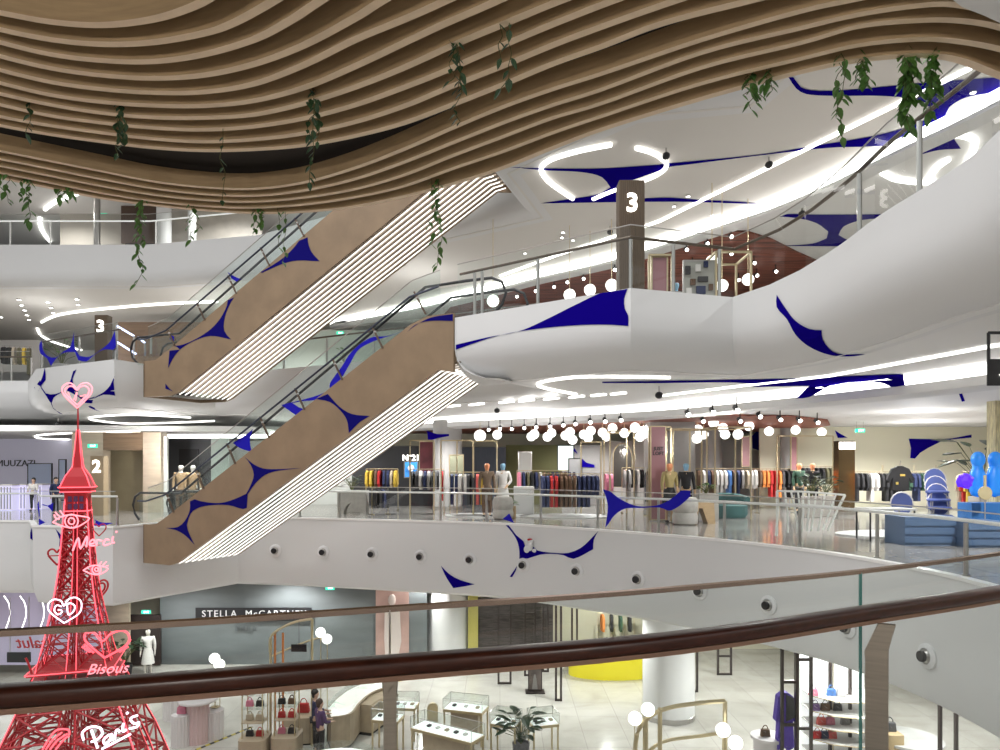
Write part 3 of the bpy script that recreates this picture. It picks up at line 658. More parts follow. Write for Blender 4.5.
# blue film on the escalator outer glass
def film_esc(poly, W, label, t):
    o_ = [W(s, -.035, z) for s, z in ((-1, -2), (12, -2), (12, 9), (-1, 9))]
    bv = BVHTree.FromPolygons(o_, [(0, 1, 2, 3)]); b = decal_bm(poly, bv, .005, 6)
    obj('blue_graphic', b, BLUEG, t, label=label)
film_esc([(233, 443), (247, 434), (253, 429), (250, 441), (252, 452), (240, 448)], W1, 'blue film on the glass', esc1)
film_esc(cp(330, 200, .34, [(0, 540), (35, 490), (65, 445), (120, 405), (170, 400), (235, 378), (190, 395), (130, 415), (85, 440), (60, 480), (30, 530), (0, 558)]), W1, 'blue film on the glass', esc1)
film_esc(cp(240, 390, .25, [(165, 60), (300, 25), (360, 0), (320, 35), (250, 45), (210, 52), (250, 75), (280, 68), (230, 105)]), W1, 'blue film on the glass', esc1)
film_esc(cp(0, 200, .34, [(670, 212), (690, 225), (706, 232), (696, 240), (682, 232)]), W2, 'blue film on the glass', esc2)
film_esc(cp(0, 200, .34, [(500, 396), (512, 402), (512, 415), (500, 410)]), W2, 'blue film on the glass', esc2)

# ================================================================ NEAR RAILING
HR = [PZ(x, y, 1.05) for x, y in ((-160, 705), (0, 696), (200, 681), (390, 665), (600, 648), (740, 632), (870, 612), (1000, 592), (1110, 570))]
CPp = [PZ(x, y, 1.2) for x, y in ((-160, 640), (0, 632), (200, 621), (390, 608), (560, 597), (700, 586), (860, 571), (1000, 553), (1110, 535))]
nr = empty('glass_railing', (HR[3].x, HR[3].y, 0), 'near railing with dark mahogany handrail and steel capped glass', 'railing')
def loft(path, sec, bm):   # sec: (across, up) ring swept along path
    rows = []
    n = len(path)
    for i, p in enumerate(path):
        dd = (path[min(i+1, n-1)]-path[max(i-1, 0)]); dd.z = 0; dd.normalize(); s = Vector((-dd.y, dd.x, 0))
        rows.append([bm.verts.new(p+s*a+Vector((0, 0, b))) for a, b in sec])
    m = len(sec)
    for r0, r1 in zip(rows[:-1], rows[1:]):
        for k in range(m): bm.faces.new((r0[k], r0[(k+1) % m], r1[(k+1) % m], r1[k]))
    bm.faces.new(rows[0]); bm.faces.new(rows[-1]); return bm
hp = smooth_path(HR, 6)
sec = [(.045*math.copysign(abs(math.cos(a))**.7, math.cos(a)), .034*math.copysign(abs(math.sin(a))**.7, math.sin(a))) for a in [2*PI*k/20 for k in range(20)]]
bm = loft(hp, sec, BM()); hr = obj('handrail', bm, MAHOG, nr, smooth=True)
sec2 = [(-.03, -.032), (.03, -.032), (.03, -.05), (-.03, -.05)]
bm = loft(hp, sec2, BM()); obj('rail_bracket', bm, COPPER, nr)
for x in (388, 880, 55):     # butt joints
    c = min(hp, key=lambda p: abs(500+F*p.x/p.y-x))
cpth = smooth_path(CPp, 6)
bm = loft(cpth, [(-.011, -.014), (.011, -.014), (.012, .006), (0, .011), (-.012, .006)], BM()); obj('glass_cap', bm, mat('cap_bronze_steel', (.52, .40, .33), .22, metal=.9), nr, smooth=True)
def pane(i0, i1):
    bm = BM(); q = [Vector((p.x, p.y, 0)) for p in cpth[i0:i1]]
    g = offset2([(p.x, p.y) for p in q], .012)
    A = [[bm.verts.new((p.x, p.y, z)) for p in s] for s, z in ((q, -.3), (q, 1.19), (g, 1.19), (g, -.3))]
    for a, b in zip(A, A[1:]+A[:1]):
        for i in range(len(q)-1): bm.faces.new((a[i], a[i+1], b[i+1], b[i]))
    bm.faces.new([a[0] for a in A]); bm.faces.new([a[-1] for a in A])
    obj('glass_pane', bm, GLASSG, nr)
def near_i(x): return min(range(len(cpth)), key=lambda i: abs(500+F*cpth[i].x/cpth[i].y-x))
ia, ib = near_i(386), near_i(857)
pane(0, ia+1); pane(ia, ib+1); pane(ib, len(cpth))
for i in (ia, ib):
    c = cpth[i]; bm = BM(); box(bm, (c.x, c.y-.004, .45), (.009 if i == ib else .006, .016, 1.49)); obj('joint_edge', bm, GEDGE if i == ib else STEEL, nr)
# posts : slim flat bars with a cranked head
def nearpost(x, wd, crank):
    i = min(range(len(hp)), key=lambda i: abs(500+F*hp[i].x/hp[i].y-x)); c = hp[i].copy(); j = min(i+1, len(hp)-1)
    dd = (hp[j]-hp[i]); dd.z = 0; dd.normalize()
    s = Vector((dd.y, -dd.x, 0)); bm = BM()
    v = Vector((c.x/c.y, 1, 0)).normalized(); rgt = Vector((v.y, -v.x, 0))
    tx = 500+F*c.x/c.y; c = c+rgt*((x-tx)*c.y/F)
    if crank:
        out = [(-.055, -.3), (-.055, .82), (-.058, .86), (.0, 1.0), (.075, 1.0), (.045, .88), (.044, .82), (.044, -.3)]
    else: out = [(-wd/2, -.3), (-wd/2, .93), (-wd/2-.006, 1.0), (wd/2+.006, 1.0), (wd/2, .93), (wd/2, -.3)]
    plate(bm, [Vector((c.x, c.y, 0))+rgt*a+Vector((0, 0, z)) for a, z in out], .02, Vector((v.x, v.y, 0)))
    bmesh.ops.bevel(bm, geom=list(bm.edges), offset=.003, segments=1, affect='EDGES')
    p = obj('post', bm, POSTM, nr)
nearpost(390, .046, False); nearpost(877, .1, True)
# ================================================================ FIGURES
def skin_mesh(nodes, edges, sub=1):
    """nodes: name -> (x, y, z, r); one continuous skinned surface rooted at the first node"""
    names = list(nodes); bm = BM(); ly = bm.verts.layers.skin.verify(); vs = {}
    for k in names:
        x, y, z, r = nodes[k]; v = bm.verts.new((x, y, z)); v[ly].radius = (r, r) if not isinstance(r, tuple) else r; vs[k] = v
    vs[names[0]][ly].use_root = True
    for a, b in edges: bm.edges.new((vs[a], vs[b]))
    me = bpy.data.meshes.new('s'); bm.to_mesh(me); bm.free(); o = bpy.data.objects.new('s', me); COL.objects.link(o)
    md = o.modifiers.new('skin', 'SKIN'); md.use_smooth_shade = True
    s = o.modifiers.new('sub', 'SUBSURF'); s.levels = sub; s.render_levels = sub
    dg = bpy.context.evaluated_depsgraph_get(); dg.update()
    m2 = bpy.data.meshes.new_from_object(o.evaluated_get(dg)); b2 = BM(); b2.from_mesh(m2)
    bpy.data.objects.remove(o); bpy.data.meshes.remove(me); bpy.data.meshes.remove(m2)
    return b2
def arm_nodes(N, E, side, sh, el, wr, fingers=True, pre=''):
    s = side
    N['sh'+s] = (*sh, .055); N['el'+s] = (*el, .042); N['wr'+s] = (*wr, .027)
    E += [('chest', 'sh'+s), ('sh'+s, 'el'+s), ('el'+s, 'wr'+s)]
    if fingers:
        e = Vector(el); w_ = Vector(wr); d = (w_-e).normalized(); q = d.cross(Vector((0, 0, 1)) if abs(d.z) < .9 else Vector((1, 0, 0))).normalized()
        pm = w_+d*.06; N['pm'+s] = (*pm, .032); E.append(('wr'+s, 'pm'+s))
        for i, (o, l) in enumerate(((-.03, .065), (-.01, .08), (.01, .075), (.03, .058))):
            a = pm+d*.045+q*o; b = a+d*l*.6+Vector((0, -.012, 0)); N[f'f{i}{s}'] = (*a, .009); N[f'g{i}{s}'] = (*b, .008); E += [('pm'+s, f'f{i}{s}'), (f'f{i}{s}', f'g{i}{s}')]
        a = w_+d*.03-q*.045; b = a+d*.045-q*.01; N['t0'+s] = (*a, .011); N['t1'+s] = (*b, .009); E += [('wr'+s, 't0'+s), ('t0'+s, 't1'+s)]
def figure(name, label, cat, loc, rz, skin, top, bottom, hair=None, h=1.75, arms='down', skirt=False, coat=0, base=None, group=None, head=None, bare_legs=False, shoes=BLACK):
    t = empty(name, loc, label, cat, group, rz); S = h/1.75
    def arms_of():
        if arms == 'down': return {'L': ((.185, 0, 1.42), (.235, .02, 1.13), (.245, -.05, .88)), 'R': ((-.185, 0, 1.42), (-.235, .02, 1.13), (-.245, -.05, .88))}
        if arms == 'fwd': return {'L': ((.185, 0, 1.42), (.23, -.05, 1.14), (.12, -.30, 1.10)), 'R': ((-.185, 0, 1.42), (-.23, -.05, 1.14), (-.12, -.30, 1.08))}
        return {'L': ((.185, 0, 1.42), (.25, .05, 1.15), (.16, -.16, 1.0)), 'R': ((-.185, 0, 1.42), (-.235, .0, 1.13), (-.25, -.05, .88))}
    A = arms_of(); 
    N = {'pelvis': (0, 0, .95, (.145, .10)), 'belly': (0, 0, 1.10, (.125, .09)), 'chest': (0, 0, 1.32, (.15, .10)), 'neck': (0, .0, 1.49, .050), 'jaw': (0, -.012, 1.565, (.080, .085)), 'head': (0, -.006, 1.65, (.105, .118)), 'crown': (0, .0, 1.72, (.075, .085)),
         'hpL': (.09, 0, .90, .085), 'knL': (.10, -.01, .50, .052), 'anL': (.10, .01, .09, .036), 'ftL': (.11, -.13, .035, .03),
         'hpR': (-.09, 0, .90, .085), 'knR': (-.10, -.01, .50, .052), 'anR': (-.10, .01, .09, .036), 'ftR': (-.11, -.13, .035, .03)}
    E = [('pelvis', 'belly'), ('belly', 'chest'), ('chest', 'neck'), ('neck', 'jaw'), ('jaw', 'head'), ('head', 'crown')]
    for s in 'LR': E += [('pelvis', 'hp'+s), ('hp'+s, 'kn'+s), ('kn'+s, 'an'+s), ('an'+s, 'ft'+s)]
    for s in 'LR': arm_nodes(N, E, s, *A[s])
    b = skin_mesh(N, E, 1)
    # nose and ears drawn out of the same surface
    bmesh.ops.scale(b, vec=(S, S, S), verts=b.verts)
    mats = [skin, head or skin]
    if head:
        for f in b.faces:
            if f.calc_center_median().z > 1.5*S: f.material_index = 1
    body = obj('body', b, mats, t, world=False, smooth=False); body.data.shade_smooth()
    bm = BM()
    bmesh.ops.create_cone(bm, cap_ends=True, segments=6, radius1=.016*S, radius2=.004, depth=.045*S, matrix=Matrix.Translation((0, -.092*S, 1.625*S)) @ Matrix.Rotation(.25, 4, 'X'))
    for sx in (-1, 1): sphere(bm, (sx*.078*S, .0, 1.63*S), .02*S, 6, (.5, .8, 1.4))
    sphere(bm, (0, -.077*S, 1.583*S), .018*S, 6, (1.3, .5, .4))
    obj('face', bm, head or skin, t, world=False)
    # top garment
    hem = .93-coat
    T = {'belly': (0, 0, 1.10, (.15, .115)), 'chest': (0, 0, 1.32, (.175, .125)), 'nk': (0, 0, 1.43, (.09, .08)), 'hem': (0, 0, max(hem, .93), (.165, .125))}
    TE = [('belly', 'chest'), ('chest', 'nk'), ('belly', 'hem')]
    if coat: T['hem2'] = (0, 0, hem, (.19, .15)); TE.append(('hem', 'hem2'))
    for s in 'LR':
        sh, el, wr = A[s]; T['s'+s] = (*sh, .072); T['e'+s] = (*el, .056); w2 = Vector(el).lerp(Vector(wr), .85); T['w'+s] = (*w2, .042)
        TE += [('chest', 's'+s), ('s'+s, 'e'+s), ('e'+s, 'w'+s)]
    if top:
        b = skin_mesh(T, TE, 1); bmesh.ops.scale(b, vec=(S, S, S), verts=b.verts); o = obj('jacket', b, top, t, world=False); o.data.shade_smooth()
    if bottom:
        if skirt:
            b = BM(); lathe(b, [(.13*S, 1.02*S), (.17*S, .9*S), (.20*S, .7*S), (.235*S, .45*S), (.20*S, .45*S)], n=14); o = obj('skirt', b, bottom, t, world=False, smooth=True)
        else:
            B = {'w': (0, 0, .99, (.155, .115)), 'l': (.095, 0, .86, .105), 'lk': (.10, -.01, .5, .075), 'la': (.10, .01, .13, .06), 'r': (-.095, 0, .86, .105), 'rk': (-.10, -.01, .5, .075), 'ra': (-.10, .01, .13, .06)}
            b = skin_mesh(B, [('w', 'l'), ('l', 'lk'), ('lk', 'la'), ('w', 'r'), ('r', 'rk'), ('rk', 'ra')], 1); bmesh.ops.scale(b, vec=(S, S, S), verts=b.verts); o = obj('trousers', b, bottom, t, world=False); o.data.shade_smooth()
    for sx in (-1, 1):
        bm = BM(); sphere(bm, (sx*.11*S, -.06*S, .045*S), .06*S, 8, (.75, 2.0, .75)); obj('shoe', bm, shoes, t, world=False, smooth=True)
    if hair:
        bm = BM(); sphere(bm, (0, .022*S, 1.69*S), .105*S, 10, (.95, 1.05, 1.0)); sphere(bm, (0, .05*S, 1.62*S), .08*S, 10, (1, .8, 1.2)); obj('hair', bm, hair, t, world=False, smooth=True)
    if base:
        bm = BM(); lathe(bm, [(.2, 0), (.2, .012), (.015, .015), (.015, .3)], (0, .12, 0), 16); obj('stand', bm, base, t, world=False)
    return t
def G(x, Y, z=0.0): return Vector(((x-500)/F*Y, Y, z))
M_ = lambda k: MATS[k+'_cloth']
PALE = mat('pale_mannequin', (.78, .74, .68), .4)
TWEED = mat('brown_tweed', (.17, .12, .08), .8, var=.3, vscale=60)
for a in ((487, 23.4, 'mannequin with orange head in a long brown tweed coat', ORANGEH, TWEED, M_('brown'), .45, False, .2),
          (503, 23.6, 'mannequin with pale blue head in a white dress', BLUEH, M_('white'), M_('white'), 0, True, -.2),
          (669.5, 21.3, 'mannequin with orange head, olive gold top and black skirt', ORANGEH, mat('olive_gold', (.36, .29, .12), .6), M_('black'), 0, True, .25),
          (686, 21.9, 'mannequin with pale blue head in a black jacket beside a stone planter', BLUEH, M_('black'), M_('black'), 0, False, -.1),
          (799, 25.5, 'mannequin with orange head in dark green top behind the planter leaves', ORANGEH, M_('green'), M_('charcoal'), 0, False, .3),
          (812.5, 25.0, 'mannequin with orange head in black top left of the bronze column', ORANGEH, M_('black'), M_('black'), 0, False, -.2)):
    x, Y, lb, hd, tp, bt, ct, sk, rz = a
    figure('mannequin', lb, 'mannequin', G(x, Y), rz, mat('mannequin_tan', (.62, .42, .25), .5), tp, bt, head=hd, h=1.84, coat=ct, skirt=sk, base=STEEL, arms='hip' if sk else 'down', group=None)
figure('mannequin', 'pale blue headed mannequin between pink panel and picture board on level three', 'mannequin', G(676, 18.6, 5), .2, BLUEH, M_('grey'), M_('black'), h=1.62, base=STEEL)
figure('mannequin', 'cream mannequin in white dress standing on level one behind the red tower', 'mannequin', G(148, 25.8, L1), .3, PALE, M_('white'), M_('white'), h=1.72, skirt=True, base=STEEL)
figure('person', 'person in dark clothes with black hair leaning over the jewellery counter, the farther one', 'person', G(315.5, 18.95, L1), 1.9, SKIN, M_('navy'), M_('black'), hair=HAIR, h=1.66, arms='fwd')
figure('person', 'person in dark purple top with brown hair at the jewellery counter, the nearer one', 'person', G(320, 18.35, L1), 2.3, SKIN, M_('purple'), M_('black'), hair=mat('brown_hair', (.06, .03, .02), .6), h=1.60, arms='fwd')
figure('person', 'person in white shirt with dark hair at the far left level two counter', 'person', G(33.5, 26.5, 0), .1, SKIN, M_('white'), M_('black'), hair=HAIR, h=1.25, arms='fwd')
figure('person', 'person in dark clothes left of the red tower top on level two', 'person', G(56, 24.8, 0), .9, SKIN, M_('navy'), M_('black'), hair=HAIR, h=1.3)
fg = W1(1.0, 1.05, 0.0)
for s, z, nm in ((.72, 0.0, 'left'), (1.4, 0.28, 'right')):
    pz = W1(s, 1.05, z); figure('mannequin', f'bald mannequin in camel coat behind the lower escalator foot, {nm} one', 'mannequin', G(181 if nm == 'left' else 193, 24.3), .4, PALE, mat('camel_coat', (.36, .24, .13), .8), M_('brown'), h=1.78, coat=.3, base=STEEL)

# ================================================================ CLOTHES ON RACKS
def garment_bm(kind):
    L = {'short': .68, 'long': 1.08, 'trouser': .95}[kind]
    if kind == 'trouser': out = [(-.16, -.06), (.16, -.06), (.15, -L), (.03, -L), (0, -.4), (-.03, -L), (-.15, -L)]
    else: out = [(-.05, -.03), (.05, -.03), (.19, -.08), (.25, -.2), (.27, -.55), (.21, -.57), (.19, -.3), (.20, -L), (.0, -L-.015), (-.20, -L), (-.19, -.3), (-.21, -.57), (-.27, -.55), (-.25, -.2), (-.19, -.08)]
    bm = BM(); plate(bm, [Vector((-.045, y, z)) for y, z in out], .09, (1, 0, 0))
    bmesh.ops.bevel(bm, geom=[e for e in bm.edges if abs((e.verts[0].co-e.verts[1].co).x) < 1e-4 and len(e.link_faces) == 2 and e.calc_face_angle(0) > 1], offset=.025, segments=1, affect='EDGES')
    return bm
GPRO = {}
def garment(kind, colr, loc, rz, label, group):
    key = (kind, colr)
    if key not in GPRO:
        t = empty('garment', loc, label, 'garment', group, rz)
        obj('cloth', garment_bm(kind), M_(colr), t, world=False)
        bm = BM(); tube(bm, [(0, 0, -.045), (0, 0, .0), (0, .012, .02), (0, .0, .035), (0, -.014, .022)], .004, 4); bar(bm, (0, -.17, -.075), (0, 0, -.04), .006, 4); bar(bm, (0, .17, -.075), (0, 0, -.04), .006, 4)
        obj('hanger', bm, mat('red_hanger', (.25, .02, .03), .5), t, world=False)
        GPRO[key] = t; return t
    return copy_tree(GPRO[key], loc=loc, rz=rz, label=label, group=group)
RK = [0]
def rack(x0, Y0, x1, Y1, zf, h, cols, where, kind='short', frame=CHAMP, legs=True, sp=.15, frac_long=.2, skip=()):
    a, b = G(x0, Y0, zf+h), G(x1, Y1, zf+h); d = (b-a); L = d.length; d.normalize(); rz = math.atan2(d.y, d.x)
    t = empty('clothes_rack', (a.x, a.y, zf), f'{"gold" if frame is CHAMP else "steel"} clothes rack {where}', 'clothes rack')
    bm = BM(); bar(bm, a, b, .014, 8); obj('rail', bm, frame, t)
    for p in (a, b):
        bm = BM(); q = Vector((-d.y, d.x, 0))
        if legs:
            bar(bm, (p.x, p.y, zf+.03), p, .014, 6); bar(bm, Vector((p.x, p.y, zf+.015))-q*.24, Vector((p.x, p.y, zf+.015))+q*.24, .014, 6)
        else: bar(bm, p, Vector((p.x, p.y, p.z+.25)), .012, 6)
        obj('upright', bm, frame, t)
    n = max(1, int(L/sp)); rng = random.Random(int(x0*7+Y0))
    for i in range(n):
        c = cols[int(i/n*len(cols))] if rng.random() < .8 else rng.choice(cols)
        k = 'long' if rng.random() < frac_long else kind
        p = a+d*((i+.5)*L/n)+Vector((0, 0, -.035))
        third = ('left end', 'middle', 'right end')[min(2, int(3*i/n))]
        garment(k, c, p, rz+rng.uniform(-.12, .12), f'{"long" if k == "long" else "short"} {c.replace("_"," ")} garment, {third} of rack {where}', f'clothes {where}')
    return t
rack(366, 27, 398, 27, 0, 1.6, ['yellow', 'brown', 'red', 'navy', 'beige', 'yellow'], 'in front of the black wall', sp=.14)
rack(372, 24.6, 388, 24.9, 0, .95, ['black', 'navy', 'purple'], 'low behind the near glass', sp=.14)
rack(410.5, 25, 444, 25, 0, 1.6, ['charcoal', 'white', 'navy', 'grey', 'black', 'red'], 'by the blue poster', sp=.14)
rack(450, 24.2, 484, 24.2, 0, 1.5, ['navy', 'white', 'charcoal', 'charcoal', 'coral', 'yellow'], 'left of tweed coat mannequin', sp=.14, frac_long=.7)
rack(517, 26, 576, 26, 0, 1.55, ['pink', 'olive', 'white', 'black', 'navy', 'brown', 'navy'], 'beneath the left globe lamps', sp=.15)
rack(540, 23.6, 599, 23.8, 0, 1.45, ['navy', 'red', 'brown', 'brown', 'navy', 'navy', 'green'], 'nearest behind the curved glass', sp=.15, frac_long=.6)
rack(604, 25, 613, 25, 0, 1.5, ['pink'], 'holding only pink tops', sp=.16)
rack(622, 25.5, 648, 25.5, 0, 1.65, ['grey', 'light_blue', 'white', 'black', 'beige'], 'beside the dark arched mirror', sp=.15)
rack(647, 24, 662, 24.2, 0, 1.6, ['charcoal', 'olive', 'purple', 'purple'], 'behind the pink glass panel', sp=.15, frac_long=.5)
rack(696, 25.4, 757, 25.4, 0, 1.62, ['brown', 'brown', 'white', 'white', 'blue', 'navy', 'grey', 'beige', 'white'], 'right of both front mannequins', sp=.15, frac_long=.5)
rack(753, 27.5, 792, 27.5, 0, 1.6, ['brown', 'orange', 'red', 'charcoal', 'black'], 'under the blue sail graphic', sp=.15)
rack(788, 27.8, 832, 27.8, 0, 1.7, ['black', 'charcoal', 'black', 'olive'], 'left of the bronze mirror column', sp=.16)
rack(853, 26.5, 882, 26.5, 0, 1.5, ['black', 'black', 'white', 'black'], 'right of the bronze column', legs=False, sp=.16)
rack(883, 26.5, 914, 26.5, 0, 1.5, ['black', 'black', 'green', 'navy'], 'behind the big black jacket', legs=False, sp=.16)
rack(914, 26.6, 936, 26.6, 0, 1.5, ['green', 'navy', 'black', 'navy'], 'behind the stacked blue chairs', legs=False, sp=.16)
rack(962, 21.5, 981, 20.5, 0, 1.55, ['beige', 'red', 'yellow', 'navy', 'beige'], 'beside the blue double mannequin', sp=.24, frac_long=.6)
rack(2, 27.5, 32, 27.8, 5, 1.45, ['black', 'beige', 'olive', 'yellow', 'black'], 'on level three at far left', frame=STEEL, sp=.16)
rack(598, 27.7, 634, 27.7, L1, 1.9, ['orange', 'black', 'green', 'green'], 'on level one behind the yellow counter', sp=.3)
# big black jacket with gold patches, shown face on
t = empty('jacket', G(901, 24.2, 1.72), 'oversized black jacket with gold patches hung face on before the cream wall', 'jacket')
bm = BM(); out = [(-.06, .0), (.06, .0), (.30, -.1), (.48, -.5), (.40, -.6), (.28, -.42), (.30, -.85), (0, -.9), (-.30, -.85), (-.28, -.42), (-.40, -.6), (-.48, -.5), (-.30, -.1)]
plate(bm, [Vector((x, 0, z)) for x, z in out], .12, (0, 1, 0)); bevel(bm, .02, 1); obj('cloth', bm, M_('black'), t, world=False)
bm = BM(); box(bm, (.05, -.01, -.32), (.16, .02, .07)); obj('chest_patch', bm, mat('gold_patch', (.6, .42, .1), .4), t, world=False)
bm = BM(); box(bm, (-.14, -.01, -.6), (.08, .02, .09)); obj('hem_patch', bm, MATS['gold_patch'], t, world=False)
bm = BM(); tube(bm, [(0, .06, -.03), (0, .06, .1), (.03, .06, .14), (0, .06, .18)], .008, 5); obj('hanger', bm, STEEL, t, world=False)

# ================================================================ LAMPS
gl = None
def globe(x, y, Y, zc, where, r=.21):
    global gl
    c = P(x, y, Y)
    if gl is None:
        gl = empty('globe_lamp', c, where, 'lamp'); bm = BM(); sphere(bm, (0, 0, 0), .21, 16); obj('glass_globe', bm, GLOBE, gl, world=False, smooth=True)
        bm = BM(); bar(bm, (0, 0, .2), (0, 0, zc-c.z), .01, 6); o = obj('suspension_rod', bm, CHAMP, gl, world=False); return gl
    t = empty('globe_lamp', c, where, 'lamp', None); o = gl.children[0].copy(); COL.objects.link(o); o.parent = t; o.scale = (r/.21,)*3
    bm = BM(); bar(bm, (0, 0, r*.95), (0, 0, zc-c.z), .01, 6); obj('suspension_rod', bm, CHAMP, t, world=False); return t
def cluster(pts, Y, zc, where, group, r=.17):
    names = ['leftmost', 'second from left', 'third from left', 'fourth from left', 'fifth from left', 'sixth from left', 'seventh from left', 'eighth from left', 'ninth from left', 'tenth from left']
    pts = sorted(pts)
    for i, (x, y) in enumerate(pts):
        t = globe(x, y, Y+(i % 3)*.5, zc, f'globe lamp, {names[i]} of the {where}', r); t['group'] = group
cluster(cp(450, 390, .25, [(120, 183), (189, 179), (325, 186), (337, 177), (390, 187), (406, 172), (462, 182), (480, 168)]), 25, 3.27, 'globes over the long clothes rack', 'globe lamps left row')
cluster(cp(450, 390, .25, [(490, 199), (535, 178), (563, 163), (553, 192), (610, 170), (625, 187), (650, 153), (697, 172)]), 25, 3.27, 'globes just left of the grey pillar', 'globe lamps middle row')
cluster(cp(450, 390, .25, [(740, 150), (775, 165), (760, 187)])+cp(640, 380, .2, [(20, 268)]), 24, 3.27, 'globes beside the grey pillar front', 'globe lamps at the pillar')
cluster(cp(640, 380, .2, [(290, 248), (285, 292), (318, 272), (368, 214), (415, 240), (425, 272), (490, 272), (545, 230)]), 24, 3.27, 'globes left of the blue sail', 'globe lamps right row')
cluster(cp(640, 380, .2, [(645, 256), (778, 250), (908, 260)]), 26, 3.27, 'globes right of the blue sail', 'globe lamps far right')
cluster(cp(440, 230, .2, [(265, 355), (648, 325), (750, 300), (858, 276)])+cp(600, 190, .2, [(58, 478)]), 19.5, 8.6, 'globes over the level three balcony', 'globe lamps level three left', .17)
cluster(cp(600, 190, .2, [(560, 357), (610, 478), (740, 448)]), 17, 8.6, 'globes behind the level three rail corner', 'globe lamps level three right', .15)
sp = None
def spots(pts, zc, where, group, hang=.28):
    global sp
    for (x, y) in pts:
        c = PZ(x, y, zc-hang)
        if sp is None:
            sp = empty('track_spotlight', c, where, 'spotlight', group)
            bm = BM(); bar(bm, (0, 0, .08), (0, 0, hang+.06), .015, 6); obj('stem', bm, BLACK, sp, world=False)
            bm = BM(); bar(bm, (0, .12, .09), (0, -.06, 0), .06, 10); obj('housing', bm, BLACK, sp, world=False)
            bm = BM(); bar(bm, (0, -.058, .001), (0, -.07, -.006), .052, 10); obj('lens', bm, SPOTM, sp, world=False)
        else: copy_tree(sp, loc=c, label=where, group=group)
spots(cp(450, 390, .25, [(155, 160), (200, 156), (247, 157), (297, 153), (345, 150), (400, 147), (453, 142), (501, 137), (561, 130), (620, 127), (683, 122)]), 3.28, 'track spotlight in russet ceiling left of grey pillar', 'track spots left of the grey pillar')
spots(cp(640, 380, .2, [(240, 175), (315, 208), (363, 163), (483, 153), (500, 208), (598, 185), (700, 200), (797, 205), (886, 214)]), 3.28, 'track spotlight in russet ceiling right of grey pillar', 'track spots right of the grey pillar')
spots(cp(440, 230, .2, [(385, 335), (478, 308), (570, 287), (636, 264), (717, 246), (875, 202)]), 8.64, 'track spotlight in russet ceiling left of 3 pillar', 'track spots level three left')
spots(cp(600, 190, .2, [(72, 402), (432, 302), (536, 272), (655, 237), (463, 375), (655, 322), (770, 368), (878, 410), (783, 430), (692, 452)]), 8.64, 'track spotlight in russet ceiling right of 3 pillar', 'track spots level three right')

# ================================================================ AIR NOZZLES
nz = None
for i, (x, y, r) in enumerate(((275.5, 550.5, .14), (323.5, 552, .14), (372, 554, .14), (420.5, 556.5, .14), (470, 559.5, .15), (523.5, 565, .15), (577, 571, .15), (638, 579, .15), (700, 591, .15), (769, 605, .16), (848, 627, .17), (928, 656, .17))):
    d = Vector(((x-500)/F, 1, -(y-HZ)/F)).normalized(); h = bv2.ray_cast(Vector((0, 0, EYE)), d, 60)
    if h[0] is None: continue
    nr_ = h[1] if h[1].dot(d) < 0 else -h[1]; yaw = math.atan2(nr_.y, nr_.x)+PI/2
    if nz is None:
        nz = empty('air_nozzle', h[0], 'x', 'air nozzle', 'air nozzles along the lower fascia')
        bm = BM(); lathe(bm, [(.21, -.02), (.21, .03), (.15, .06), (.13, .06), (.12, .0)], n=20); bmesh.ops.rotate(bm, cent=(0, 0, 0), matrix=Matrix.Rotation(PI/2, 3, 'X'), verts=bm.verts); obj('flange', bm, mat('nozzle_white', (.8, .8, .8), .4), nz, world=False, smooth=True)
        bm = BM(); sphere(bm, (0, -.01, 0), .13, 14, (1, .9, 1)); obj('ball', bm, STEEL, nz, world=False, smooth=True)
        bm = BM(); lathe(bm, [(.085, .0), (.092, .14), (.088, .15), (.08, .15)], n=16); bmesh.ops.rotate(bm, cent=(0, 0, 0), matrix=Matrix.Rotation(PI/2, 3, 'X'), verts=bm.verts); obj('bore', bm, BLACK, nz, world=False)
        c = nz
    else: c = copy_tree(nz, loc=h[0])
    c.location = h[0]; c.rotation_euler = (0, 0, yaw)
    c['label'] = 'round white air nozzle on the lower fascia, ' + ['leftmost of the twelve', 'second from left', 'third from left', 'fourth from left', 'just left of the blue triangle', 'under the left foot of the blue garland', 'under the right end of the blue garland', 'eighth from left', 'seen above the near glass cap', 'between near cap and mahogany rail', 'half hidden by the mahogany rail', 'large, right of the near post'][i]
# small clip-on flood fixture on the fascia
h = bv2.ray_cast(Vector((0, 0, EYE)), Vector(((530-500)/F, 1, -(546-HZ)/F)).normalized(), 60)[0]
t = empty('cherub_ornament', h+Vector((0, -.12, 0)), 'small white figure with a red top fixed on the blue garland graphic', 'ornament')
bm = BM(); sphere(bm, (0, 0, 0), .10, 10, (.8, .6, 1.3)); sphere(bm, (.02, 0, .14), .075, 10); sphere(bm, (-.1, 0, -.08), .09, 10, (1, .6, 1.2)); sphere(bm, (.16, .02, -.12), .08, 10, (1.5, .6, .8)); obj('body', bm, mat('white_resin', (.8, .8, .8), .4), t, world=False, smooth=True)
bm = BM(); sphere(bm, (-.01, 0, .2), .06, 8, (1.3, 1, .6)); obj('cap', bm, M_('red'), t, world=False, smooth=True)
